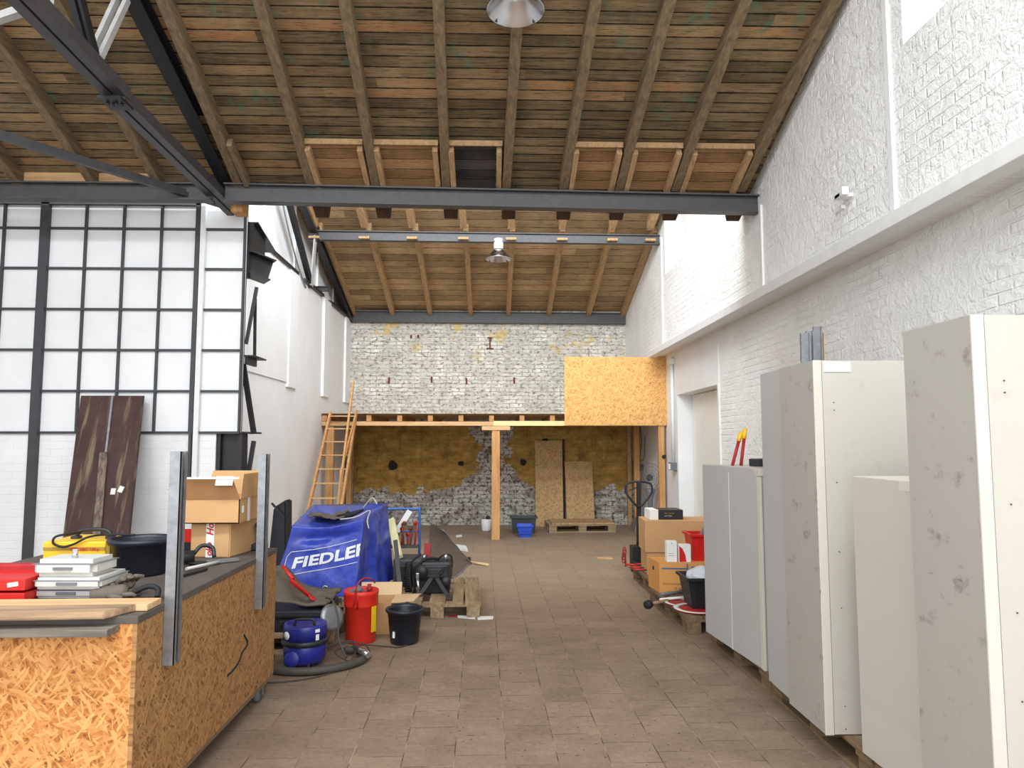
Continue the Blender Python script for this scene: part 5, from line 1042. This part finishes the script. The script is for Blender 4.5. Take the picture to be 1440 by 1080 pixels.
r = thing('red_carton', 'red and black carton between the near post and the taped box', 'box', (-1.93, 4.5, .916))
m = MB(); m.bx(-1.98, b1x0-.01, 4.48, 4.66, .916, .99); obj('base', m, blk, r); m = MB(); m.bx(-1.98, b1x0-.01, 4.48, 4.66, .99, 1.07); obj('carton', m, red, r); m = MB(); m.bx(-1.98, b1x0-.01, 4.48, 4.66, 1.07, 1.115); obj('lid', m, white_p, r)
gs = thing('angle_grinder', 'black angle grinder lying in front of the taped box', 'power tool', (-1.78, 4.12, .916))
m = MB(); m.tube([(-1.92, 4.05, .95), (-1.78, 4.1, .955), (-1.68, 4.14, .955)], [.028, .034, .038], 14); obj('motor_body', m, blk, gs)
m = MB(); m.lathe([(0, 0), (.055, 0), (.055, .006), (0, .006)], (-1.65, 4.12, .925), 30); obj('disc', m, steel_dk, gs)
m = MB(); m.tube([(-1.69, 4.15, .97), (-1.66, 4.18, 1.01), (-1.60, 4.18, 1.0), (-1.58, 4.16, .95)], .012, 8, smooth_pts=4); obj('handle', m, blk, gs)
m = MB(); m.tube([PZ(262, 800, .93), PZ(285, 795, .93), PZ(308, 790, .93)], .009, 8); obj('tube_rod', m, grey_case, None, 'pale grey rod lying along the cart edge right of the near post', 'rod')
m = MB(); m.bar(PZ(290, 791, .93), PZ(335, 786, .93), .03, .018); obj('trowel', m, galv, None, 'silver metal strip lying before the taped box', 'metal strip')
m = MB(); m.bar(PZ(235, 815, .925), PZ(290, 800, .925), .02, .012); obj('flat_bar', m, steel_dk, None, 'dark flat bar lying behind the near steel post', 'metal strip')
r = thing('cordless_drill', 'dark cordless tool standing at the far cart corner behind the post', 'power tool', (-1.50, 4.62, .916))
m = MB(); m.tube([(-1.475, 4.65, .93), (-1.475, 4.66, 1.04), (-1.475, 4.62, 1.08)], [.03, .024, .03], 10); m.bx(-1.52, -1.44, 4.6, 4.7, .916, .96, .01); obj('body', m, blk, r)
# dark sheet leaning on the window wall
r = thing('leaning_panel', 'dark brown weathered double panel leaning against the gridded window', 'panel', (-3.75, 7.0, 0))
def sheetp(x0b, x1b, x0t, x1t, name, y0=6.62, y1=7.28, zt=2.07, th=.035, oy=0, mat=dpanel):
    m = MB(); m.hexa([(x0b, y0-oy, 0), (x1b, y0-oy, 0), (x1b, y0-oy+th, 0), (x0b, y0-oy+th, 0)], [(x0t, y1-oy, zt), (x1t, y1-oy, zt), (x1t, y1-oy+th, zt), (x0t, y1-oy+th, zt)], .003); return obj(name, m, mat, r)
sheetp(-3.93, -3.63, -4.15, -3.83, 'left_leaf'); sheetp(-3.62, -3.33, -3.82, -3.53, 'right_leaf')
sheetp(-3.635, -3.615, -3.835, -3.815, 'joint_strip', th=.02, oy=.02, mat=galv)
m = MB(); a, b = PY(136, 752, 6.84), PY(146, 636, 6.84); a = PY(136, 752, 6.62+.66*a.z/2.07-.02); b = PY(146, 636, 6.62+.66*b.z/2.07-.02); m.bar(a, b, .075, .012, (0, 1, 0)); obj('scuffed_strip', m, wood('scuffed_paint', rgb(70, 54, 50), rgb(150, 134, 120), along=2, sc=1.4), r, 'scuffed pale strip')
for u, v in ((159, 691), (170, 688)):
    q = PY(u, v, 6.86); m = MB(); yy = 6.62+(7.28-6.62)*q.z/2.07-.004; q = PY(u, v, yy); m.box((q.x, q.y, q.z), (.045, .003, .06), Euler((-.3, .3 if u > 165 else 0, 0))); obj('paper_label', m, paper, r)
# ================================================================ LIGHT
w = bpy.data.worlds.new('world'); bpy.context.scene.world = w; w.use_nodes = True
bg = w.node_tree.nodes['Background']; bg.inputs[0].default_value = (.86, .93, 1, 1); bg.inputs[1].default_value = 1.5
def area(name, loc, rot, sx, sy, power, col=(1, 1, 1)):
    l = bpy.data.lights.new(name, 'AREA'); l.shape = 'RECTANGLE'; l.size = sx; l.size_y = sy; l.energy = power; l.color = col
    o = bpy.data.objects.new(name, l); C.objects.link(o); o.location = loc; o.rotation_euler = rot; return o
area('gate_daylight', (-.8, -2.8, 3.2), (PI/2-.12, 0, 0), 7.0, 5.0, 190, (1, .97, .93))            # open hall gate behind the camera
area('rooflight_far', (0, 7.45, 5.6), (PI/2-.35, 0, 0), 5.2, 1.9, 300, (.86, .93, 1))              # north light between the two roof slopes
area('rooflight_near', (-1.5, 1.15, 6.9), (PI/2-.9, 0, 0), 8.0, 1.8, 900, (.9, .95, 1))
sc = bpy.context.scene
sc.view_settings.view_transform = 'Standard'; sc.view_settings.look = 'None'; sc.view_settings.exposure = 0.25; sc.view_settings.gamma = 1
